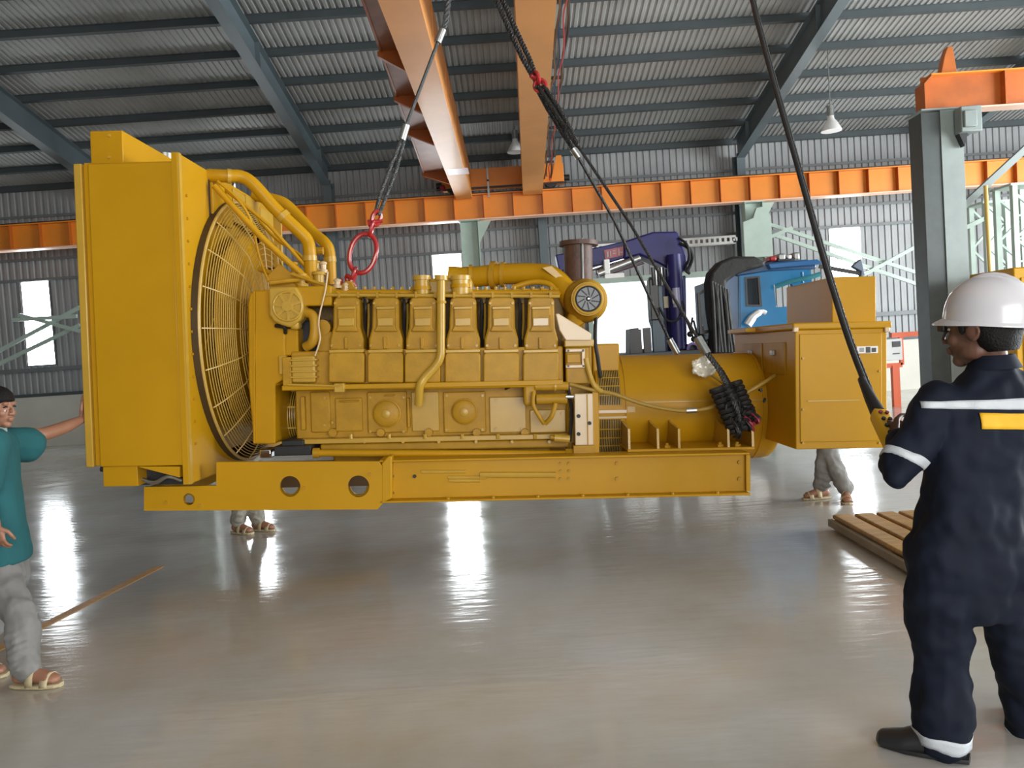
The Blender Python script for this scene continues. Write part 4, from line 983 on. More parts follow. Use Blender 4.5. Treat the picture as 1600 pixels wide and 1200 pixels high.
# red lifting gear
lr = empty('lifting_ring', tuple(at(567, 425, YS)), 'red forged oval lifting ring with chain links between sling and engine', 'lifting ring')
def oval(c, ax_long, ax_short, R1, R2, r, nm, par=lr, m=RED):
    c = Vector(c); P_ = [c+ax_long*R1*(abs(math.sin(t))**.9*math.copysign(1, math.sin(t)))+ax_short*R2*math.cos(t) for t in [2*PI*i/28 for i in range(28)]]
    return build(nm, MB().tube(P_, r, 10, closed=True), m, par)
px = YS/F
dn = (at(560,425,YS)-at(576,365,YS)).normalized(); sd = dn.cross(Vector((0,1,0))).normalized()
oval(at(567,396,YS), dn, sd, 31*px, 20*px, .019, 'oval_ring')
oval(at(588,341,YS), dn, (sd+Vector((0,.6,0))).normalized(), .055, .033, .016, 'shackle_bow')
build('shackle_pin', MB().cyl(at(578,348,YS-.02), at(597,345,YS+.02), .016, 12).cyl(at(575,349,YS-.02), at(580,348,YS-.02), .028, 8), RED, lr)
oval(at(581,357,YS), dn, Vector((0,1,0)), .062, .034, .015, 'chain_link')
oval(at(553,430,YS), dn, Vector((0,1,0)), .055, .032, .016, 'chain_link')
oval(at(548,441,YS), (dn*.6+sd*.5).normalized(), (sd-Vector((0,.6,0))).normalized(), .055, .034, .016, 'chain_link')
build('hook_body', MB().tube(smooth([at(556,428,YS), at(550,438,YS-.02), at(541,446,YS-.03), at(534,444,YS-.03), at(533,436,YS-.02)], 4), [.02]*8+[.018]*5+[.014]*4, 8), RED, lr)
# right slings
s2_ = empty('wire_rope_sling', tuple(at(840, 130, YS)), 'dark doubled upper rope sling ending in a red shackle before the right girder', 'sling')
for dx, dy_ in ((-5, -.03), (5, .03)):
    twist('rope_strand', [(734+dx*.4, -101, YS+dy_), (772+dx, -20, YS+dy_), (800+dx, 45, YS+dy_), (822+dx, 92, YS+dy_), (836+dx*.4, 122, YS)], .020, ROPED, s2_, 16)
build('shackle_bow', MB().torus(at(838,122,YS), (1,.3,.3), .045, .015, 24, 8), RED, s2_)
build('shackle_pin', MB().cyl(at(829,118,YS-.04), at(851,131,YS+.04), .016, 12), RED, s2_)
build('shackle_link', MB().torus(at(844,134,YS), (.2,1,.1), .045, .015, 24, 8), RED, s2_)
# far lower sling
YF = Y0+1.75; YN = Y0+.50
s3_ = empty('wire_rope_sling', tuple(at(1055, 545, YF)), 'thin lower wire rope sling passing down behind the alternator', 'sling')
for dx in (-5, 4): twist('rope_eye_strand', [(842+dx,135,YS),(862+dx,172,YS+.08),(880+dx*.6,205,YS+.12),(897,235,YS+.15)], .018, ROPED, s3_, 12)
ferrule((895,232,YS+.15), (905,246,YS+.16), .03, s3_)
rope('rope_body', [(900,240,YS+.15),(960,345,YS+.3),(1045,530,YF)], .013, ROPED, s3_)
ferrule((1046,530,YF), (1058,552,YF), .030, s3_)
rope('rope_eye', [(1058,552,YF),(1064,568,YF)], .02, ROPED, s3_)
s4_ = empty('wire_rope_sling', tuple(at(1150, 610, YN)), 'heavier lower wire rope sling reaching the wrapped bundle on the alternator', 'sling')
for dx in (-4, 5): twist('rope_eye_strand', [(845+dx,135,YS),(870+dx,172,YS-.08),(889+dx*.6,204,YS-.12),(903,228,YS-.16)], .018, ROPED, s4_, 12)
rope('rope_body', [(903,228,YS-.16),(985,350,YS-.3),(1092,532,YN+.06)], .012, ROPED, s4_)
ferrule((1090,528,YN+.06), (1105,553,YN+.02), .032, s4_)
twist('rope_eye_strand', [(1103,550,YN+.02),(1122,575,YN),(1134,598,YN-.1),(1152,640,YN-.14),(1160,672,YN-.1)], .018, ROPE, s4_, 9)
twist('rope_eye_strand', [(1106,552,YN+.02),(1128,580,YN),(1142,604,YN-.1),(1160,644,YN-.14),(1166,672,YN-.1)], .015, ROPED, s4_, 9)
# plastic film wrap on the alternator shoulder
c = at(1098, 574, YN+.16); m = MB(); random.seed(3)
pts = []
for i in range(14):
    for j in range(10):
        u = (i/13-.5); v = (j/9-.5); rr = 1-.35*(abs(u)+abs(v))
        pts.append(c+Vector((u*.17+.01*random.random(), -.02-.03*rr+.018*random.random(), v*.15*(1.1-abs(u))+.012*random.random())))
m.add(pts, [(i*10+j, i*10+j+1, (i+1)*10+j+1, (i+1)*10+j) for i in range(13) for j in range(9)])
o = build('plastic_wrap', m, mat('clear_plastic_film', (.72, .68, .55, 1), .18, spec=.8), label='crumpled clear plastic film stuck on the alternator shoulder', cat='plastic film'); so = o.modifiers.new('solid', 'SOLIDIFY'); so.thickness = .002
# wrapped harness bundle: three ribbed black boots side by side
hb = empty('wrapped_bundle', tuple(at(1155, 675, YN-.05)), 'black ribbed protective sleeves strapped round the sling on the alternator', 'sleeve bundle')
yb_ = YN-.12
for row, (a, b) in enumerate((((1118,606),(1150,678)), ((1134,600),(1165,672)), ((1148,596),(1178,664)))):
    A = at(*a, yb_+.02*row); B = at(*b, yb_+.02*row); nseg = 9
    for k in range(nseg):
        p = A.lerp(B, k/nseg); q = A.lerp(B, (k+.82)/nseg)
        build('sleeve_rib', MB().rings([(p, Vector((.046,0,.012)), Vector((0,.035,0))), (p.lerp(q,.5), Vector((.052,0,.014)), Vector((0,.042,0))), (q, Vector((.046,0,.012)), Vector((0,.035,0)))], 14), TARP if (k+row) % 3 else DARK, hb)
    for k in range(5):
        e = B+Vector((random.uniform(-.05,.06), random.uniform(-.05,.0), random.uniform(-.03,.06)))
        build('strap_tail', MB().tube(smooth([A.lerp(B, .6), (A.lerp(B, .8)+e)/2+Vector((.02,-.05,0)), e], 4), .010, 6), REDH if row > 0 and k < 3 else BLKM, hb)
for k in range(16):
    p = at(1128+k*4.2+random.uniform(-8,8), 600+random.uniform(-5,70), yb_-.04); q = p+Vector((random.uniform(-.04,.05), random.uniform(-.03,.01), random.uniform(-.05,.03)))
    build('strap_tail', MB().tube([p, (p+q)/2+Vector((0,-.015,.01)), q], .009, 6), DARK, hb)
# pendant control cable from the crane
HAND = at(1387, 668, 3.22)
pc = empty('crane_pendant', tuple(HAND), 'black crane pendant cable ending in the yellow control held by the man in navy', 'crane pendant')
top = at(1168,-60,4.9); ptop = Vector((rline(5.6)+.25, 5.6, zg+.36))
pts = [ptop, top, at(1175,0,4.7), at(1206,120,4.4), at(1240,240,4.15), at(1285,400,3.85), at(1322,520,3.6), at(1352,600,3.4), at(1372,645,3.27)]
build('cable', MB().tube(smooth(pts, 6), .0125, 10), DARK, pc)
build('safety_wire', MB().tube(smooth([p+Vector((.018,.0,.0)) for p in pts], 6), .005, 8), ROPE, pc)
build('cable_boot', MB().tube([at(1346,592,3.42), at(1360,622,3.33), at(1372,645,3.27)], [.016,.024,.030], 12), DARK, pc)
dd = (at(1398,700,3.1)-at(1372,645,3.27)).normalized()
A = at(1372,645,3.27)
fx = dd.cross(Vector((0,1,0))).normalized(); fy = dd.cross(fx)
build('control_body', MB().rings([(A, fx*.026, fy*.024, .5), (A+dd*.02, fx*.034, fy*.03, .5), (A+dd*.19, fx*.034, fy*.03, .5), (A+dd*.21, fx*.028, fy*.024, .5)], 20), PATCHY, pc)
for k in range(4):
    for s in (-1, 1):
        q = A+dd*(.035+.04*k)-fx*.0+fy*(-.03 if fy.y > 0 else .03)+fx*.013*s
        build('push_button', MB().cyl(q, q+(fy*-.008 if fy.y > 0 else fy*.008), .008, 12), DARK if k else REDH, pc)
# ================================================================ CRANE TRUCK (violet boom)
YT = 10.6
def tb_(px0, py0, px1, py1, ya, yb, m=None):
    m = m or MB(); pm = (py0+py1)/2; pc_ = (px0+px1)/2
    return m.box(at(px0, pm, ya).x, at(px1, pm, ya).x, ya, yb, at(pc_, py1, ya).z, at(pc_, py0, ya).z)
def tp(pts, ya, yb): return MB().prism([at(x, y, ya) for x, y in pts], (0, yb-ya, 0))
bt_ = at(1030, 560, YT)
tr = empty('crane_truck', (bt_.x, YT+.8, 0), 'blue-cab flatbed truck with folded violet loader crane, parked behind the alternator', 'truck')
T = lambda nm, mb, m, par=None, **k: build(nm, mb, m, par or tr, **k)
zch = at(1030, 552, YT).z; xL = at(930, 552, YT).x; xR = at(1300, 552, YT).x
T('chassis', MB().box(xL, xR, YT+.3, YT+.5, zch-.45, zch-.15).box(xL, xR, YT+1.3, YT+1.5, zch-.45, zch-.15), BLKM)
T('truck_bed', MB().box(xL-.2, at(1100,552,YT).x, YT-.1, YT+2.0, zch-.15, zch+.02), mat('slate_bed_paint', (.05,.06,.07,1), .5), bevel=.01)
T('side_board', tb_(985, 515, 1003, 560, YT, YT+.04), BLKM); T('side_board', tb_(1006, 512, 1018, 560, YT, YT+.04), BLKM)
T('bed_locker', tp([(984,514),(998,512),(1000,545),(1015,545),(1015,560),(984,560)], YT+.1, YT+.5), mat('grey_locker_paint', (.09,.085,.09,1), .5), bevel=.01)
for x in (xL+.5, xL+1.5, at(1165, 560, YT).x):
    for y in (YT+.05, YT+1.6):
        wh = T('wheel', MB().lathe([(0,.30),(.0,.42),(.04,.48),(.22,.48),(.26,.42),(.26,.3)], (x, y, .48), (0,1,0), 32), DARK)
        T('wheel_hub', MB().lathe([(0,.24),(.05,.2),(.05,.08),(.0,.05)], (x, y-.004, .48), (0,1,0), 20), STEEL, wh)
# crane column and arms
T('crane_column', tp([(1018,440),(1072,430),(1074,552),(1040,552),(1022,500)], YT+.3, YT+.75), PURP, bevel=.02)
T('column_post', tb_(1018, 432, 1038, 560, YT+.2, YT+.3), mat('slate_blue_paint', (.06,.11,.15,1), .4), bevel=.01)
T('column_face', tp([(1040,420),(1062,420),(1066,548),(1046,548)], YT+.2, YT+.3), PURP, bevel=.015)
T('main_cylinder', MB().cyl(at(1053,398,YT+.15), at(1060,545,YT+.15), .10, 20), PURP)
T('cylinder_rod', MB().cyl(at(1056,450,YT+.05), at(1058,480,YT+.05), .05, 16), mat('pale_violet_grey', (.35,.35,.5,1), .3))
bo = T('boom_elbow', tp([(975,377),(1020,362),(1058,361),(1066,378),(1074,400),(1076,420),(1058,428),(1030,412),(1000,398),(975,405)], YT+.25, YT+.65), PURP, bevel=.025)
T('boom_arm', tp([(868,398),(940,385),(978,376),(980,402),(940,414),(874,424)], YT+.3, YT+.6), PURP, bevel=.015)
T('boom_label', tp([(944,391),(974,385),(974,399),(946,405)], YT+.292, YT+.3), mat('faded_red_lettering', (.35,.09,.1,1), .5), bo)
m = MB()
for (x0, y0, x1, y1) in ((948,393,951,402),(953,392,955,401),(957,391,962,393),(957,395,962,397),(966,389,968,399),(969,393,973,395)):
    tb_(x0, y0, x1, y1, YT+.286, YT+.292, m)
T('boom_lettering', m, mat('dull_grey_lettering', (.3,.25,.27,1), .5), bo)
T('arm_cylinder', MB().cyl(at(935,428,YT+.2), at(1000,403,YT+.2), .05, 16), STEEL)
T('arm_cylinder', MB().cyl(at(925,420,YT+.35), at(990,400,YT+.35), .035, 14), CHROME)
T('boom_extension', tp([(930,412),(990,400),(1008,412),(945,432),(932,428)], YT+.45, YT+.6), mat('maroon_arm_paint', (.10,.03,.05,1), .4), bevel=.01)
T('link_bracket', tb_(944, 405, 953, 428, YT+.15, YT+.25), WHITE, bevel=.01)
T('link_bar', MB().beam(at(945,432,YT+.2), at(975,430,YT+.2), .05, .06), WHITE)
T('elbow_hose', MB().tube(smooth([at(1062,380,YT+.2), at(1076,388,YT+.15), at(1082,400,YT+.15), at(1078,415,YT+.2), at(1072,425,YT+.2)], 5), .022, 8), DARK)
T('elbow_hose', MB().tube(smooth([at(1060,372,YT+.2), at(1073,382,YT+.1), at(1077,402,YT+.1), at(1070,420,YT+.2), at(1078,428,YT+.2)], 5), .018, 8), DARK)
T('column_hose', MB().tube(smooth([at(1066,470,YT), at(1068,485,YT), at(1058,500,YT), at(1042,500,YT), at(1030,480,YT)], 5), .016, 8), DARK)
for k in range(5): T('valve_rod', MB().cyl(at(1019+k*4.5,418,YT+.1), at(1021+k*4.5,446,YT+.1), .018, 8), STEEL if k % 2 else BLKM)
T('valve_block', tb_(1016, 436, 1030, 500, YT+.1, YT+.3), BLKM, bevel=.01)
T('data_plate', tb_(1037, 463, 1047, 481, YT+.19, YT+.2), mat('beige_plate', (.4,.37,.25,1), .5))
T('side_lamp', MB().ball(at(1056,468,YT+.05), (.05,0,0), (0,.04,0), (0,0,.10)), WHITE)
T('bed_hook', MB().torus(at(1083,545,YT), (0,1,0), .07, .02, 20, 8), mat('lilac_paint', (.25,.2,.5,1), .4))
for k in range(7):
    p = at(1078+k*6, 520+random.uniform(0,16), YT+.1); T('control_lever', MB().cyl(p, p+Vector((random.uniform(-.08,.08), 0, .22)), .014, 8).ball(p+Vector((0,0,.0)), (.04,0,0), (0,.04,0), (0,0,.04)), DARK)
T('lever_bank', tb_(1076, 536, 1122, 556, YT+.1, YT+.4), DARK, bevel=.01)
# ================================================================ BLUE TRUCK CAB
YK = 10.62
ck = tr
K = lambda nm, mb, m, par=None, **k: build(nm, mb, m, par or ck, **k)
def kp(pts, ya, yb): return MB().prism([at(x, y, ya) for x, y in pts], (0, yb-ya, 0))
def kframe(nm, outer, inner, ya, yb, m, par=None):     # quad ring between two same-length outlines
    n = len(outer); O = [at(x, y, ya) for x, y in outer]; I = [at(x, y, ya) for x, y in inner]; d = Vector((0, yb-ya, 0))
    v = O+I+[p+d for p in O]+[p+d for p in I]; fs = []
    for i in range(n):
        j = (i+1) % n; fs += [(i, j, n+j, n+i), (2*n+i, 2*n+j, 3*n+j, 3*n+i), (i, j, 2*n+j, 2*n+i), (n+i, n+j, 3*n+j, 3*n+i)]
    return K(nm, MB().add(v, fs), m, par)
kframe('cab_side', [(1154,428),(1199,423),(1204,510),(1154,516)], [(1165,434),(1186,432),(1190,478),(1167,478)], YK, YK+.08, CABB)
K('lower_side', kp([(1154,516),(1204,510),(1262,512),(1262,600),(1154,600)], YK, YK+.1), CABB, bevel=.01)
kframe('front_quarter', [(1199,423),(1262,414),(1272,512),(1204,512)], [(1209,445),(1236,438),(1246,478),(1213,480)], YK, YK+.08, CABB)
K('side_window', kp([(1165,434),(1186,432),(1190,478),(1167,478)], YK+.04, YK+.05), GLASSD)
kframe('window_gasket', [(1164,433),(1187,431),(1191,479),(1166,479)], [(1167,436),(1184,434),(1187,476),(1169,476)], YK-.01, YK+.03, BLKM)
K('door_seam', kp([(1156,430),(1157,430),(1158,512),(1157,512)], YK-.006, YK), CABT)
K('rear_panel', kp([(1133,430),(1154,428),(1156,600),(1136,600)], YK+.01, YK+.1), CABT, bevel=.01)
K('rear_wall', MB().box(at(1136,470,YK).x, at(1136,470,YK).x+.06, YK+.1, YK+1.8, at(1136,600,YK).z, at(1136,430,YK).z), CABT)
K('far_side_lower', kp([(1154,520),(1262,512),(1262,600),(1154,600)], YK+1.72, YK+1.8), CABB)
K('roof', kp([(1150,426),(1200,410),(1262,405),(1276,412),(1276,420),(1200,424),(1150,432)], YK-.02, YK+1.8), CABT, bevel=.02)
K('sun_visor', kp([(1200,412),(1278,405),(1286,412),(1204,420)], YK-.12, YK+.1), mat('visor_blue_paint', (.01,.09,.24,1), .3), bevel=.01)
K('front_pillar', MB().tube([at(1199,424,YK+.05), at(1210,480,YK+.05)], .03, 8), CABB)
K('front_pillar', MB().beam(at(1262,414,YK+1.7), at(1268,512,YK+1.7), .08, .06), CABB)
K('mirror_arm', MB().tube(smooth([at(1212,448,YK-.1), at(1235,440,YK-.2), at(1262,434,YK-.3), at(1282,428,YK-.35)], 4), .03, 8), mat('teal_bracket_paint', (.05,.28,.36,1), .4))
K('mirror_post', MB().cyl(at(1253,425,YK-.25), at(1254,442,YK-.25), .02, 8), CABB)
K('rear_quarter_glass', kp([(1112,452),(1128,436),(1128,500),(1114,506)], YK+.3, YK+.31), GLASSD)
kframe('rail_frame', [(1090,458),(1108,448),(1112,520),(1094,522)], [(1094,461),(1104,454),(1108,515),(1098,517)], YK-.1, YK-.04, BLKM)
K('bumper', MB().box(at(1262,560,YK).x, at(1274,560,YK).x, YK, YK+1.8, .45, .95), CABT, bevel=.03)
K('seat', MB().box(at(1170,560,YK).x, at(1200,560,YK).x, YK+.5, YK+1.2, 1.1, 1.7), BLKM, bevel=.04)
for (x0, y0, x1, y1, mm) in ((1203,400,1214,408,RED),(1216,396,1228,407,STEEL),(1230,398,1238,406,WHITE),(1240,394,1250,406,STEEL),(1214,402,1245,409,BLKM)):
    K('roof_fitting', tb_(x0, y0, x1, y1, YK+.3, YK+.6), mm, bevel=.02)
K('beacon_bracket', kp([(1332,416),(1346,404),(1352,430),(1345,434),(1346,424)], YK+.4, YK+.5), mat('slate_bracket', (.12,.15,.2,1), .5), bevel=.01)
K('beacon_arm', MB().beam(at(1280,416,YK+.5), at(1348,428,YK+.45), .05, .05), BLKM)
# black tarpaulin bundle between the cab and the crane
YK2 = YK
tpn = [(1113,556),(1116,520),(1110,480),(1108,440),(1112,424),(1126,408),(1146,400),(1180,400),(1195,408),(1198,415),(1170,422),(1150,430),(1136,440),(1138,520),(1152,556)]
tz_ = empty('tarpaulin_cover', tuple(at(1125, 556, YK-.4)), 'black tarpaulin draped behind and over the blue cab', 'tarpaulin')
build('cover_sheet', tp(tpn, YK-.35, YK-.02), TARP, tz_, bevel=.05, seg=3)
for k in range(7):
    a = at(1112+k*4, 440+k*2, YK-.37); b = at(1118+k*5, 550, YK-.37); build('cover_fold', MB().tube(smooth([a, a.lerp(b,.4)+Vector((.03*math.sin(k*2),-.02,0)), b], 4), .028, 8), TARP, tz_)
rags = smooth([at(1168,508,YK-.1), at(1178,494,YK-.1), at(1190,487,YK-.1), at(1197,489,YK-.1)], 4)
build('rag_strip', MB().tube(rags, [.055]*4+[.045]*4+[.03]*5, 8), WHITE, label='white cloth strip hanging on the blue cab side', cat='cloth')
# ================================================================ PALLET
pa_, pb_, pc2, pd_ = atz(1300, 804, .12), atz(1445, 770, .12), None, atz(1418, 868, .12)
ux = (pd_-pa_); uy = (pb_-pa_)
ux = Vector((ux.x, ux.y, 0)); uy = Vector((uy.x, uy.y, 0))
pl = empty('timber_pallet', (pa_.x, pa_.y, 0), 'yellowed slatted timber mat on the floor beside the man in navy', 'pallet')
L_ = ux.length; ux.normalize(); uyn = Vector((-ux.y, ux.x, 0)); 
if uyn.dot(uy) < 0: uyn = -uyn
o0 = Vector((pa_.x, pa_.y, 0))
nsl = 11; wsl = .165; Lr = 1.9
P4 = lambda u, v, z: o0+ux*u+uyn*v+Vector((0,0,z))
du = L_/8.2
for k in range(9):
    v0 = k*wsl*1.06
    build('slat', MB().prism([P4(0,v0,.085), P4(Lr+.2,v0,.085), P4(Lr+.2,v0+wsl*.88,.085), P4(0,v0+wsl*.88,.085)], (0,0,.035)), WOODY, pl, bevel=.014, seg=3)
for u in (.03, .95, Lr): build('bearer', MB().prism([P4(u,0,0), P4(u+.1,0,0), P4(u+.1,1.55,0), P4(u,1.55,0)], (0,0,.085)), mat('pale_bearer_timber', (.42,.30,.17,1), .7, var=.3) , pl, bevel=.006)
build('edge_strip', MB().prism([P4(0,-.035,.03), P4(Lr+.2,-.035,.03), P4(Lr+.2,-.004,.03), P4(0,-.004,.03)], (0,0,.055)), mat('dusty_edge_timber', (.30,.24,.16,1), .7, var=.3), pl)

# hook block and hoist trolley between the girders, just above the picture
hp = at(734, -101, YS)
hk = empty('hook_block', tuple(hp), 'crane hook and block gathering all the wire slings above the engine', 'crane hook')
build('hook', MB().tube(smooth([hp+Vector((.08,0,.07)), hp+Vector((.07,0,-.01)), hp+Vector((0,0,-.05)), hp+Vector((-.08,0,0)), hp+Vector((-.07,0,.09)), hp+Vector((0,0,.15)), hp+Vector((0,0,.24))], 5), .028, 12), RED, hk)
build('block_housing', MB().box(hp.x-.12, hp.x+.12, hp.y-.09, hp.y+.09, hp.z+.22, hp.z+.5), PATCHY, hk, bevel=.03)
build('sheave', MB().cyl((hp.x, hp.y-.1, hp.z+.38), (hp.x, hp.y+.1, hp.z+.38), .14, 24), BLKM, hk)
ztr = zg+.72+.06
for dx in (-.12, .12): build('hoist_rope', MB().cyl((hp.x+dx, hp.y, hp.z+.4), (hp.x+dx, hp.y, ztr+.12), .009, 8), ROPED, hk)
tl_ = empty('hoist_trolley', (hp.x, hp.y, ztr), 'orange hoist trolley bridging the two crane girders', 'hoist trolley')
gxl = (L1[0]+L1[1])/2+.2; gxr = (L2[0]+L2[2])/2+.1
build('trolley_frame', MB().box(gxl, gxr, hp.y-.45, hp.y-.35, ztr+.06, ztr+.26).box(gxl, gxr, hp.y+.35, hp.y+.45, ztr+.06, ztr+.26), ORANGE, tl_, bevel=.008)
build('rope_drum', MB().cyl((hp.x-.35, hp.y, ztr+.2), (hp.x+.35, hp.y, ztr+.2), .15, 24), STEEL, tl_)
build('drum_axle', MB().box(hp.x-.42, hp.x+.42, hp.y-.36, hp.y-.3, ztr+.1, ztr+.24), ORANGED, tl_)
for x in (gxl+.06, gxr-.06):
    for y in (hp.y-.4, hp.y+.4): build('wheel', MB().cyl((x-.04, y, ztr+.08), (x+.04, y, ztr+.08), .08, 20), BLKM, tl_)

# ================================================================ PEOPLE
def limb(mb, pts, rad, n=14, sub=5, flat=1.0, fdir=None):
    P_ = smooth(pts, sub); R_ = []
    m = len(rad)
    for i in range(m-1):
        for j in range(sub): t = j/sub; t = t*t*(3-2*t); R_.append(rad[i]*(1-t)+rad[i+1]*t)
    R_.append(rad[-1])
    mb.tube(P_, R_, n)
    for p, r in ((P_[0], R_[0]), (P_[-1], R_[-1])): mb.ball(p, (r,0,0), (0,r,0), (0,0,r), 12, 8)
    return mb
def remesh(o, vox, it=3, fac=.6):
    r = o.modifiers.new('union', 'REMESH'); r.mode = 'VOXEL'; r.voxel_size = vox; r.use_smooth_shade = True
    s = o.modifiers.new('soften', 'SMOOTH'); s.factor = fac; s.iterations = it
def frame(fwd, up=Vector((0,0,1))):
    f = Vector(fwd).normalized(); u = Vector(up); s = f.cross(u).normalized(); u = s.cross(f); return f, s, u    # s = person's right
def head(mb, c, f, s, u, k=1.0):
    mb.ball(c+u*.012*k-f*.008*k, s*.076*k, f*.096*k, u*.108*k, 22, 16)          # skull
    mb.ball(c-u*.045*k+f*.022*k, s*.060*k, f*.066*k, u*.072*k, 18, 12)          # lower face
    mb.ball(c-u*.098*k+f*.062*k, s*.028*k, f*.024*k, u*.022*k, 12, 8)           # chin
    for q in (-1, 1):
        mb.ball(c-u*.032*k+f*.060*k+s*.036*k*q, s*.024*k, f*.024*k, u*.024*k, 12, 8)   # cheek
        mb.ball(c-u*.070*k+f*.012*k+s*.044*k*q, s*.022*k, f*.040*k, u*.028*k, 12, 8)   # jaw
        e = c-u*.012*k-f*.006*k+s*.077*k*q                                              # ear
        mb.ball(e, s*.009*k, f*.019*k, u*.031*k, 12, 8); mb.torus(e+s*.004*k*q, s*q+f*.25, .019*k, .005*k, 16, 6)
        mb.ball(c+u*.022*k+f*.080*k+s*.030*k*q, s*.022*k, f*.012*k, u*.009*k, 12, 8)     # brow
        mb.ball(c-u*.036*k+f*.094*k+s*.013*k*q, s*.010*k, f*.011*k, u*.009*k, 10, 8)     # nostril wing
    mb.rings([(c+u*.012*k+f*.088*k, s*.007*k, u*.010*k), (c-u*.012*k+f*.102*k, s*.009*k, u*.010*k), (c-u*.034*k+f*.112*k, s*.012*k, u*.011*k), (c-u*.040*k+f*.098*k, s*.010*k, u*.006*k)], 12)
    mb.ball(c-u*.062*k+f*.090*k, s*.025*k, f*.012*k, u*.007*k, 12, 8); mb.ball(c-u*.073*k+f*.087*k, s*.022*k, f*.012*k, u*.008*k, 12, 8)
def eyes(par, c, f, s, u, k=1.0):
    c = c-f*.003*k
    for q in (-1, 1):
        p = c+u*.002*k+f*.0755*k+s*.030*k*q
        e = build('eye', MB().ball(p, s*.011*k, f*.0105*k, u*.006*k, 14, 10), mat('eye_white', (.7,.66,.6,1), .2), par)
        build('iris', MB().ball(p+f*.0092*k, s*.0045*k, f*.0025*k, u*.0045*k, 12, 8), DARK, e)
        build('eyebrow', MB().tube([p+u*.020*k-s*.016*k+f*.004, p+u*.025*k+f*.010, p+u*.020*k+s*.016*k+f*.004], .004*k, 6), HAIR, par)
def hand(mb, w, d, n, side, curl, k=1.0, tcurl=.5, spread=.05):
    # w wrist, d hand direction, n palm side direction, side = thumb direction sign vector
    d = Vector(d).normalized(); n = (Vector(n)-d*Vector(n).dot(d)).normalized(); t = (Vector(side)-d*Vector(side).dot(d)-n*Vector(side).dot(n)).normalized()
    mb.rings([(w-d*.01*k, t*.024*k, n*.019*k), (w+d*.02*k, t*.030*k, n*.018*k), (w+d*.06*k, t*.042*k, n*.016*k, .8), (w+d*.09*k, t*.043*k, n*.013*k, .8), (w+d*.098*k, t*.038*k, n*.010*k)], 18)
    for i, (off, L3) in enumerate(((.030, .070), (.0105, .079), (-.0095, .073), (-.029, .057))):
        base = w+d*(.088-.006*abs(i-1))*k+t*off*k; dirv = (d+t*off*spread*20).normalized(); a = 0; p = base-dirv*.015*k; pts = [p]; cu = curl[i] if isinstance(curl, (list, tuple)) else curl
        pts.append(base)
        for j, fr in enumerate((.44, .31, .25)):
            a += cu*(.85, 1.05, .7)[j]; v = dirv*math.cos(a)+n*math.sin(a); pts.append(pts[-1]+v*L3*fr*k)
        mb.tube(pts, [.0100*k, .0100*k, .0092*k, .0084*k, .0068*k], 10); mb.ball(pts[-1], (.0072*k,0,0), (0,.0072*k,0), (0,0,.0072*k), 10, 6)
        for q in pts[2:4]: mb.ball(q, (.0094*k,0,0), (0,.0094*k,0), (0,0,.0094*k), 10, 6)
    b = w+d*.025*k+t*.024*k; v1 = (d*.55+t*.75+n*.35).normalized(); p1 = b+v1*.040*k; v2 = (d*math.cos(tcurl)+n*math.sin(tcurl)+t*.25).normalized(); p2 = p1+v2*.032*k; v3 = (d*math.cos(tcurl*1.6)+n*math.sin(tcurl*1.6)).normalized(); p3 = p2+v3*.026*k
    mb.tube([b-v1*.01, b, p1, p2, p3], [.014*k, .0135*k, .0115*k, .0105*k, .0078*k], 10); mb.ball(p3, (.008*k,0,0), (0,.008*k,0), (0,0,.008*k), 10, 6)
def sole_foot(mb, ank, dirv, L3=.25, wd=.047, h=.065):
    d = Vector((dirv.x, dirv.y, 0)).normalized(); s = Vector((-d.y, d.x, 0)); z0 = 0.0
    b = Vector((ank.x, ank.y, z0))
    U = Vector((0,0,1))*h/.065
    mb.rings([(b-d*.075+U*.036, s*wd*.55, U*.030), (b-d*.05+U*.045, s*wd*.8, U*.044), (b+U*.05, s*wd*.85, U*.05), (b+d*.07+U*.038, s*wd*.95, U*.038), (b+d*.13+U*.028, s*wd*1.1, U*.028), (b+d*(L3-.085)+U*.02, s*wd*.85, U*.020), (b+d*(L3-.072)+U*.018, s*wd*.4, U*.012)], 18)

# ---------------------------------------------------------------- man in navy coveralls, back to the camera
YM = 2.92
J = {}
mroot = empty('person', (at(1530, 900, YM).x, YM, 0), 'man in navy coveralls and white hard hat seen from behind, gripping the crane pendant', 'person')
f0, s0_, u0_ = frame((-.12, 1, 0)); U = Vector((0,0,1))
hf, hs, hu = frame((-.66, .75, -.04))
hc = at(1531, 511, YM+.02)
pel = at(1522, 900, YM); 
TX = [  # px centre x, y, half width m, half depth m
 (1521, 962, .150, .120), (1519, 905, .205, .150), (1516, 850, .205, .145), (1520, 790, .195, .135), (1530, 720, .205, .135),
 (1540, 660, .222, .135), (1546, 622, .218, .115), (1549, 597, .165, .088), (1550, 578, .100, .074), (1550, 560, .068, .068)]
nv = MB()
nv.rings([(at(x, y, YM+.01), s0_*w_, f0*d_, .85) for (x, y, w_, d_) in TX], 32)
shL = at(1466, 632, YM); elL = at(1409, 724, YM-.03); wrL = HAND+Vector((-.012, -.115, -.02))
shR = at(1626, 628, YM); elR = at(1672, 745, YM+.03); wrR = elR+Vector((-.10, .22, -.02))
limb(nv, [shL+s0_*.05+U*.0, shL, shL.lerp(elL, .5)+Vector((-.008,0,0)), elL, elL.lerp(wrL, .35)], [.085, .086, .078, .074, .066])
limb(nv, [elL+Vector((0,.0,.0)), elL.lerp(wrL,.4)+U*-.006, elL.lerp(wrL,.78)], [.070, .060, .046])
limb(nv, [shR-s0_*.05, shR, shR.lerp(elR, .5)+Vector((.008,0,0)), elR], [.085, .086, .074, .066])
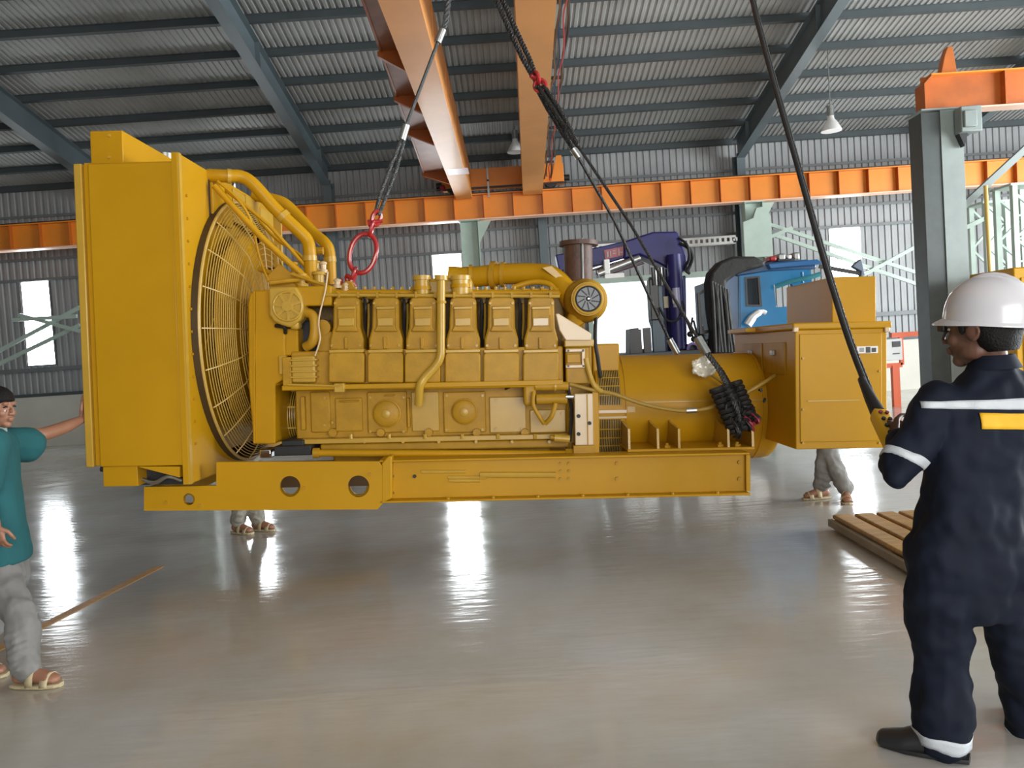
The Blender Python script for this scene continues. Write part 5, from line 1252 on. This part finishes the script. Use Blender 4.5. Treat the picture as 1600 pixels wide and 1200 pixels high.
limb(nv, [elR, elR.lerp(wrR,.5), wrR], [.064, .056, .045])
hL = at(1472, 930, YM); kL = at(1474, 1040, YM+.02); aL = at(1474, 1172, YM-.02)
hR = at(1572, 925, YM); kR = at(1598, 1040, YM+.04); aR = at(1618, 1165, YM+.12)
limb(nv, [at(1470,870,YM), hL, hL.lerp(kL,.5)+Vector((-.008,0,0)), kL, kL.lerp(aL,.42)+Vector((-.012,-.01,0)), aL.lerp(kL,.12)], [.128, .126, .108, .092, .106, .088])
limb(nv, [at(1572,880,YM), hR, hR.lerp(kR,.5), kR, kR.lerp(aR,.45), aR.lerp(kR,.05)], [.125, .124, .104, .09, .092, .075])
# cloth bulges: sagging seat, knee pocket, sleeve fold
nv.ball(at(1520, 885, YM-.05), (.17,0,0), (0,.10,0), (0,0,.12), 20, 14)
nv.ball(at(1436, 880, YM), (.040,0,0), (0,.08,0), (0,0,.10), 14, 10)
nv.ball(at(1400, 742, YM-.04), (.045,0,0), (0,.05,0), (0,0,.045), 14, 10)
cov = build('coverall', nv, NAVY, mroot); remesh(cov, .0105, 5, .6)
def wrinkle(o, size, strength, dirn=None):
    t = bpy.data.textures.new('cloth_folds', 'CLOUDS'); t.noise_scale = size; t.noise_depth = 1
    d = o.modifiers.new('folds', 'DISPLACE'); d.texture = t; d.strength = strength; d.mid_level = .5; d.texture_coords = 'LOCAL'
wrinkle(cov, .11, .045)
# collar
col = MB(); cc = at(1552, 563, YM)
col.rings([(cc-U*.03, s0_*.095, f0*.088), (cc+U*.004, s0_*.076, f0*.076), (cc+U*.020, s0_*.070, f0*.070), (cc+U*.020, s0_*.062, f0*.062), (cc-U*.02, s0_*.062, f0*.062)], 28)
build('collar', col, NAVY, mroot)
# body (skin)
sk = MB(); head(sk, hc, hf, hs, hu, 1.19)
limb(sk, [hc-hu*.07-hf*.02, at(1548, 560, YM+.01), at(1550, 588, YM+.02)], [.060, .056, .042])
sk.rings([(at(x, y, YM+.01), s0_*(w_*.6), f0*(d_*.55)) for (x, y, w_, d_) in TX[:-2]], 24)
limb(sk, [shL+s0_*.05, shL, elL, elL.lerp(wrL,.6), wrL], [.05, .048, .042, .036, .026])
limb(sk, [shR-s0_*.05, shR, elR, elR.lerp(wrR,.6), wrR], [.05, .048, .042, .036, .026])
limb(sk, [at(1490,900,YM), hL, kL, kL.lerp(aL,.4), aL], [.07, .075, .055, .055, .038])
limb(sk, [at(1560,900,YM), hR, kR, kR.lerp(aR,.4), aR], [.07, .075, .055, .055, .038])
hand(sk, wrL, HAND+Vector((-.012,0,0))-wrL, (1, .05, 0), (-.15, 0, 1), [1.05, 1.1, 1.1, 1.05], 1.0, .9, .01)
hand(sk, wrR, wrR-elR, (-1, 0, 0), (0, 0, 1), [.5,.5,.5,.5], 1.0)
bd = build('body', sk, SKIND, mroot); remesh(bd, .0052, 2, .5)
eyes(mroot, hc, hf, hs, hu, 1.19)
# hair: nape and sides below the helmet
hr = MB(); k = 1.19
hr.rings([(hc-hu*.078*k-hf*.058*k, hs*.060*k, hf*.040*k), (hc-hu*.060*k-hf*.050*k, hs*.074*k, hf*.056*k), (hc-hu*.020*k-hf*.036*k, hs*.082*k, hf*.080*k), (hc+hu*.008*k-hf*.020*k, hs*.079*k, hf*.084*k), (hc+hu*.035*k-hf*.018*k, hs*.074*k, hf*.080*k), (hc+hu*.055*k-hf*.01, hs*.04*k, hf*.05*k)], 28)
for q in (-1, 1): hr.ball(hc+hu*.006*k+hf*.026*k+hs*.074*k*q, hs*.007, hf*.012, hu*.030, 10, 8)
build('hair', hr, HAIR, mroot)
# helmet
hm = empty('hard_hat', tuple(hc+hu*.1), 'white hard hat worn by the man in navy coveralls', 'hard hat') if False else None
tl = 0.17; hx = (hf*math.cos(tl)-hu*math.sin(tl)*-1).normalized(); hy = hs; hz = hy.cross(hx).normalized()
if hz.z < 0: hz = -hz
hb_ = at(1546, 503, YM+.02)
shell = MB(); prof = [(.0, 1.0), (.02, 1.0), (.05, .985), (.085, .93), (.115, .82), (.14, .66), (.158, .45), (.168, .22), (.172, .02)]
shell.rings([(hb_+hz*a, hx*.156*r_, hy*.130*r_) for a, r_ in prof], 40)
hel = build('helmet_shell', shell, HELM, mroot)
bm_ = MB()
ring = []
for k in range(48):
    a = 2*PI*k/48; ca, sa = math.cos(a), math.sin(a)
    ext = .010+.030*max(0, ca)**2
    ring.append((hb_+hx*.155*ca+hy*.127*sa+hz*.006, hb_+hx*(.155+ext)*ca+hy*(.127+.008)*sa-hz*(.006+.012*max(0,ca))))
vs = [p for a, b in ring for p in (a, b)]+[p-hz*.005 for a, b in ring for p in (a, b)]
fs = []
for k in range(48):
    j = (k+1) % 48; a, b, c_, d_ = 2*k, 2*k+1, 2*j+1, 2*j
    fs += [(a,b,c_,d_), (96+a,96+d_,96+c_,96+b), (b,96+b,96+c_,c_), (a,d_,96+d_,96+a)]
bm_.add(vs, fs); build('brim', bm_, HELM, hel)
for q in (-1, 0, 1):    # crown ridges
    pts = [hb_+hx*.150*math.cos(a)*(1-.10*abs(q))+hy*.038*q*math.sin(a)+hz*(.003+.171*math.sin(a)*(1-.04*abs(q))) for a in [PI*(i+1)/14 for i in range(13)]]
    build('crown_ridge', MB().tube(pts, .008 if q == 0 else .006, 8), HELM, hel)
build('sweat_band', MB().rings([(hb_-hz*.022, hx*.112, hy*.092), (hb_+hz*.0, hx*.125, hy*.100)], 32), BLKM, hel)
for a in (PI*.62, PI*.8, -PI*.62, -PI*.8, PI):
    p = hb_+hx*.150*math.cos(a)+hy*.122*math.sin(a)+hz*.018; build('vent_knob', MB().ball(p, (.007,0,0), (0,.007,0), (0,0,.005), 10, 8), REFL, hel)
p = hb_+hx*.150*math.cos(.35)-hy*.122*math.sin(.35); build('chin_strap_clip', MB().box(p.x-.02, p.x+.0, p.y-.02, p.y+.02, p.z-.045, p.z-.005), BLKM, hel, bevel=.006)
# reflective stripes: shrink-wrapped bands
def patch(nm, px0, py0, px1, py1, m, off=.004, par=None, target=None, Yp=None, nx=30, nz=4, axis=None):
    g = MB()
    vs = []
    for j in range(nz+1):
        for i in range(nx+1):
            x = px0+(px1-px0)*i/nx; y = (py0[0]+(py0[1]-py0[0])*i/nx)+((py1[0]+(py1[1]-py1[0])*i/nx)-(py0[0]+(py0[1]-py0[0])*i/nx))*j/nz
            p = at(x, y, YM-.10); vs.append(Vector((p.x, YM-.45, p.z)))
    g.add(vs, [(j*(nx+1)+i, j*(nx+1)+i+1, (j+1)*(nx+1)+i+1, (j+1)*(nx+1)+i) for j in range(nz) for i in range(nx)])
    o = build(nm, g, m, par)
    s = o.modifiers.new('wrap', 'SHRINKWRAP'); s.target = target; s.wrap_method = 'PROJECT'; s.use_project_y = True; s.use_project_x = False; s.use_project_z = False
    s.use_positive_direction = True; s.use_negative_direction = True; s.offset = off; s.project_limit = 1.5; s.wrap_mode = 'ABOVE_SURFACE'
    t = o.modifiers.new('thick', 'SOLIDIFY'); t.thickness = .0015; t.offset = 0
    return o
patch('back_stripe', 1449, (629,620), 1648, (639,640), REFL, par=mroot, target=cov)
patch('back_patch', 1526, (645,646), 1640, (669,672), PATCHY, .005, par=mroot, target=cov)
def band(nm, c, ax, r, w_, m, par, rz=None):
    ax = Vector(ax).normalized(); c = Vector(c)
    o = build(nm, MB().lathe([(-w_/2, r-.02), (-w_/2, r), (w_/2, r), (w_/2, r-.02)], c, ax, 36), m, par); return o
def wrapband(nm, c, ax, r, w_, m, par, target, off=.003):
    ax = Vector(ax).normalized(); e = ax.orthogonal().normalized(); g = ax.cross(e); vs = []; n = 48
    for j in (-1, -.33, .33, 1): vs += [Vector(c)+ax*w_/2*j+(e*math.cos(2*PI*i/n)+g*math.sin(2*PI*i/n))*r for i in range(n)]
    o = build(nm, MB().add(vs, [(j*n+i, j*n+(i+1)%n, (j+1)*n+(i+1)%n, (j+1)*n+i) for j in range(3) for i in range(n)]), m, par)
    s = o.modifiers.new('wrap', 'SHRINKWRAP'); s.target = target; s.wrap_method = 'NEAREST_SURFACEPOINT'; s.wrap_mode = 'ABOVE_SURFACE'; s.offset = off
    t = o.modifiers.new('thick', 'SOLIDIFY'); t.thickness = .0015; t.offset = 0
    return o
c_ = at(1410, 714, YM-.03); wrapband('sleeve_stripe', c_, (elL-shL).normalized()*1+Vector((.10,0,-.15)), .082, .036, REFL, mroot, cov)
c_ = at(1474, 1152, YM-.0); wrapband('trouser_stripe', c_, (.06,0,1), .13, .050, REFL, mroot, cov)
c_ = aR.lerp(kR,.16); wrapband('trouser_stripe', c_, (aR-kR), .12, .050, REFL, mroot, cov)
# boots
for ank, dv in ((aL, Vector((-.72,.5,0))), (aR, Vector((.35,1,0)))):
    b = MB(); A_ = Vector((ank.x, ank.y, 0)); b.rings([(A_+U*h_, (a_,0,0), (0,b_,0)) for h_, a_, b_ in ((.20,.055,.058),(.12,.058,.062),(.05,.056,.070),(.012,.050,.062))], 20)
    sole_foot(b, A_, dv, .30, .058, .092)
    o = build('boot', b, BLKM, mroot); remesh(o, .007, 2)
    d = dv.normalized(); s_ = Vector((-d.y, d.x, 0)); build('boot_sole', MB().rings([(A_-d*.085+U*.012, s_*.03, U*.012, .5), (A_-d*.03+U*.012, s_*.048, U*.012, .5), (A_+d*.12+U*.012, s_*.056, U*.012, .5), (A_+d*.21+U*.012, s_*.036, U*.012, .5)], 16), DARK, mroot)
# ---------------------------------------------------------------- man in green shirt pushing the radiator
YG = 4.5
groot = empty('person', (at(-20, 900, YG).x, YG, 0), 'man in teal T-shirt and grey trousers pushing the radiator with one hand', 'person')
gf, gs, gu = frame((1, .12, 0)); hf2, hs2, hu2 = frame((.985, -.14, -.10))
hc2 = at(-4, 641, YG)
TG = [(2, 878, .138, .176), (2, 865, .136, .174), (-4, 820, .124, .158), (-10, 770, .124, .152), (-14, 730, .125, .160), (-15, 702, .120, .185), (-14, 686, .095, .170), (-12, 676, .068, .08), (-11, 668, .055, .058)]
def tors(mb, T, Yq, f, s, e=1.0, cut=None):
    mb.rings([(at(x, y, Yq), f*(a*e), s*(b*e), .85) for (x, y, a, b) in T], 30)
sh = MB(); tors(sh, TG, YG, gf, gs, 1.06)
sL = at(-2, 692, YG+.16); eL = at(66, 684, YG+.36); 
q = GL(128, 640, .10)
wallx = GW((RXA-.004, .0, GL(128,640,.05).z)).x
wL = Vector((wallx-.045, Y0-.01, at(118, 668, 5.1).z)); wL = at(115, 661, Y0-.02); wL.x = wallx-.022; wL.y = Y0+.035
sR = at(-10, 696, YG-.17); eR = at(-28, 775, YG-.20); wR = at(-6, 826, YG-.20)
limb(sh, [sL-gs*-.06-Vector((.06,0,0)), sL, sL.lerp(eL, .66)+U*-.02], [.088, .088, .098]); limb(sh, [sL+U*-.05, sL.lerp(eL, .6)+U*-.05], [.07, .085])
limb(sh, [sR+Vector((-.04,0.05,0)), sR, sR.lerp(eR, .8)], [.085, .082, .088])
ts = build('t_shirt', sh, TEE, groot); remesh(ts, .010, 3, .6); wrinkle(ts, .14, .018)
build('neckband', MB().rings([(at(-10,676,YG), gf*.066, gs*.070), (at(-9,668,YG), gf*.060, gs*.063)], 24), mat('pale_collar_cotton', (.3,.4,.38,1), .9), groot)
hipR = at(4, 905, YG-.09); knR = at(14, 975, YG-.13); anR = at(34, 1042, YG-.17)
hipL = at(-4, 905, YG+.09); knL = at(-36, 985, YG+.08); anL = at(-62, 1045, YG+.06)
fR = atz(44, 1073, 0); anR = Vector((fR.x, fR.y, .075)); knR = (hipR+anR)/2+Vector((.055,-.02,.02))
fL = atz(-45, 1062, 0); anL = Vector((fL.x, fL.y, .075)); knL = (hipL+anL)/2+Vector((.03,0,0))
tr_ = MB(); tr_.rings([(at(x, y, YG), gf*a, gs*b, .85) for (x, y, a, b) in ((3,850,.110,.14),(3,868,.118,.15),(3,900,.130,.165),(2,925,.12,.15))], 28)
limb(tr_, [hipR+U*.04, hipR, hipR.lerp(knR,.5), knR, knR.lerp(anR,.55)+Vector((-.01,0,0)), anR+U*.035], [.095, .102, .094, .085, .080, .076])
limb(tr_, [hipL+U*.04, hipL, hipL.lerp(knL,.5), knL, knL.lerp(anL,.55), anL+U*.035], [.095, .102, .092, .08, .075, .07])
for k in range(6):
    a = knR.lerp(anR, .12+.14*k)+Vector((.055,-.055,.02)); b = a+Vector((-.10,-.03,-.045)); tr_.tube(smooth([a, (a+b)/2+Vector((0,-.02,0)), b], 4), .011, 8)
tt = build('trousers', tr_, TROU, groot); remesh(tt, .010, 4, .6); wrinkle(tt, .09, .035)
sk = MB(); head(sk, hc2, hf2, hs2, hu2, .98)
limb(sk, [hc2-hu2*.07-hf2*.02, at(-9, 672, YG), at(-14, 700, YG)], [.054, .054, .06])
tors(sk, TG[:-1], YG, gf, gs, .8)
limb(sk, [sL, eL.lerp(sL,.3), eL, eL.lerp(wL,.5)+U*-.008, wL], [.05, .050, .042, .040, .026])
limb(sk, [sR, eR, eR.lerp(wR,.5), wR], [.05, .045, .038, .026])
for (h_, k_, a_) in ((hipR, knR, anR), (hipL, knL, anL)):
    limb(sk, [h_, k_, k_.lerp(a_,.4), a_], [.075, .055, .052, .035])
sole_foot(sk, anR+Vector((.0,0,0)), Vector((1,-.12,0)), .25, .043); sole_foot(sk, anL, Vector((1,.1,0)), .25, .043)
hand(sk, wL, (-.02, .35, 1), (1, .0, 0), (.0, -1, .2), [.05,.05,.06,.1], .98, .1, .12)
hand(sk, wR, (.10, .02, -1), (.2, 1, 0), (1, 0, 0), [.45,.5,.5,.5], .98, .4, .03)
bd2 = build('body', sk, SKIN, groot); remesh(bd2, .0052, 2, .5)
bd2.location.z += .02
eyes(groot, hc2, hf2, hs2, hu2, .98)
hr = MB(); k = .98
hr.rings([(hc2-hu2*.05*k-hf2*.05*k, hs2*.055*k, hf2*.045*k), (hc2-hu2*.015*k-hf2*.034*k, hs2*.080*k, hf2*.072*k), (hc2+hu2*.03*k-hf2*.022*k, hs2*.084*k, hf2*.088*k), (hc2+hu2*.062*k-hf2*.010*k, hs2*.083*k, hf2*.103*k), (hc2+hu2*.10*k-hf2*.009, hs2*.070*k, hf2*.092*k), (hc2+hu2*.128*k-hf2*.010, hs2*.046*k, hf2*.062*k), (hc2+hu2*.143*k-hf2*.010, hs2*.015*k, hf2*.02*k)], 28)
build('hair', hr, HAIR, groot)
def sandal(par, ank, dv, m=TAN):
    A_ = Vector((ank.x, ank.y, 0)); d = Vector(dv).normalized(); s_ = Vector((-d.y, d.x, 0)); b = MB()
    b.rings([(A_-d*.088+U*.011, s_*.026, U*.011, .5), (A_-d*.04+U*.011, s_*.044, U*.011, .5), (A_+d*.11+U*.011, s_*.054, U*.011, .5), (A_+d*.175+U*.011, s_*.042, U*.011, .5), (A_+d*.192+U*.011, s_*.02, U*.011, .5)], 18)
    o = build('sandal', b, m, par)
    for t, h, ww in ((.04, .098, .050), (.125, .064, .056)):
        pts = [A_+d*t+s_*ww*math.cos(a)+U*(.012+(h)*math.sin(a)) for a in [PI*i/12 for i in range(13)]]
        vs = []; 
        for p in pts: vs += [p-d*.022, p+d*.022]
        st = build('sandal_strap', MB().add(vs, [(2*i, 2*i+1, 2*i+3, 2*i+2) for i in range(12)]), m, o); so = st.modifiers.new('solid', 'SOLIDIFY'); so.thickness = .004
    return o
sandal(groot, anR, (1,-.12,0)); sandal(groot, anL, (1,.1,0))

# ---------------------------------------------------------------- two helpers behind the generator (only their legs show)
def stander(pos, face, lab, H, mt_tr, mt_sh, feet, fdirs, stance=.10, knee=.0):
    f, s, u = frame(face); P0 = Vector(pos); k = H/1.70
    r = empty('person', tuple(P0), lab, 'person')
    z = lambda v: Vector((P0.x, P0.y, v*k))
    T = [(.86,.09,.13),(.93,.11,.155),(1.05,.10,.14),(1.2,.11,.155),(1.32,.105,.175),(1.40,.08,.15),(1.44,.055,.07)]
    b = MB(); b.rings([(z(a), f*d*1.05, s*w_*1.05, .85) for a, d, w_ in T[1:]], 26)
    body = MB(); body.rings([(z(a), f*d*.8, s*w_*.8) for a, d, w_ in T], 22)
    hc_ = z(1.575)+f*.02; head(body, hc_, f, s, U, .97*k); limb(body, [hc_-U*.06, z(1.45), z(1.40)], [.052,.052,.06])
    for q in (-1, 1):
        sh_ = z(1.36)+s*.17*q; el = z(1.12)+s*.23*q+f*.03; wr = z(1.10)+s*.16*q+f*.25
        limb(b, [sh_-s*.05*q, sh_, sh_.lerp(el,.7)], [.075,.074,.07]); limb(body, [sh_, el, el.lerp(wr,.5), wr], [.045,.040,.036,.025])
        hand(body, wr, (f*.3+U).normalized(), f, -s*q, [.1,.1,.1,.1], .95*k, .1, .1)
    tr2 = MB(); tr2.rings([(z(.99), f*.115, s*.15, .85), (z(.90), f*.125, s*.16, .85), (z(.80), f*.11, s*.14, .85)], 26)
    for i, q in enumerate((-1, 1)):
        an = Vector((feet[i][0], feet[i][1], .075)); hp = z(.88)+s*.085*q; kn = (hp+an)/2+f*(.03+knee)
        limb(tr2, [hp+U*.03, hp.lerp(kn,.4), kn, kn.lerp(an,.5), an+U*.05], [.092,.092,.080,.078,.074])
        limb(body, [hp, kn, kn.lerp(an,.4), an], [.07,.052,.05,.034])
        sole_foot(body, an, Vector(fdirs[i]), .25, .042)
        for kk in range(4):
            a = kn.lerp(an, .3+.16*kk)+Vector((-.05,-.06,0)); c2 = a+Vector((.10,-.01,-.03)); tr2.tube(smooth([a, (a+c2)/2+Vector((0,-.018,0)), c2], 4), .010, 8)
    o = build('shirt', b, mt_sh, r); remesh(o, .012, 3)
    o = build('trousers', tr2, mt_tr, r); remesh(o, .010, 3, .6); wrinkle(o, .09, .035)
    o = build('body', body, SKIN, r); remesh(o, .006, 2, .5); o.location.z += .02
    hr = MB(); hr.rings([(hc_-U*.05-f*.05, s*.055, f*.045), (hc_-U*.01-f*.03, s*.078, f*.072), (hc_+U*.06-f*.008, s*.080, f*.097), (hc_+U*.10, s*.068, f*.088), (hc_+U*.128, s*.042, f*.055), (hc_+U*.14, s*.015, f*.02)], 24); build('hair', hr, HAIR, r)
    eyes(r, hc_, f, s, U, .97*k)
    for i in range(2): sandal(r, Vector((feet[i][0], feet[i][1], 0)), fdirs[i])
    return r
fa = atz(372, 843, 0); fb = atz(402, 838, 0); yC = Y0+W+.32
sc_ = yC/ fa.y; FA = (fa.x*sc_, yC+.03); FB = (fb.x*sc_+.02, yC+.10)
stander(((FA[0]+FB[0])/2, yC+.08, 0), (-.1, -1, 0), 'person behind the generator at left, only pale worn trouser legs and sandals showing', 1.60, TROU2, WHITE, (FA, FB), ((.9,-.5,0), (.9,-.35,0)))
ga = atz(1284, 779, 0); gb_ = atz(1322, 783, 0)
stander(((ga.x+gb_.x)/2, ga.y+.03, 0), (-.75, -.6, 0), 'person behind the control cabinet, only baggy grey trouser legs showing', 1.60, TROU, WHITE, ((ga.x, ga.y), (gb_.x, gb_.y)), ((-1,-.12,0), (-.35,-1,0)))
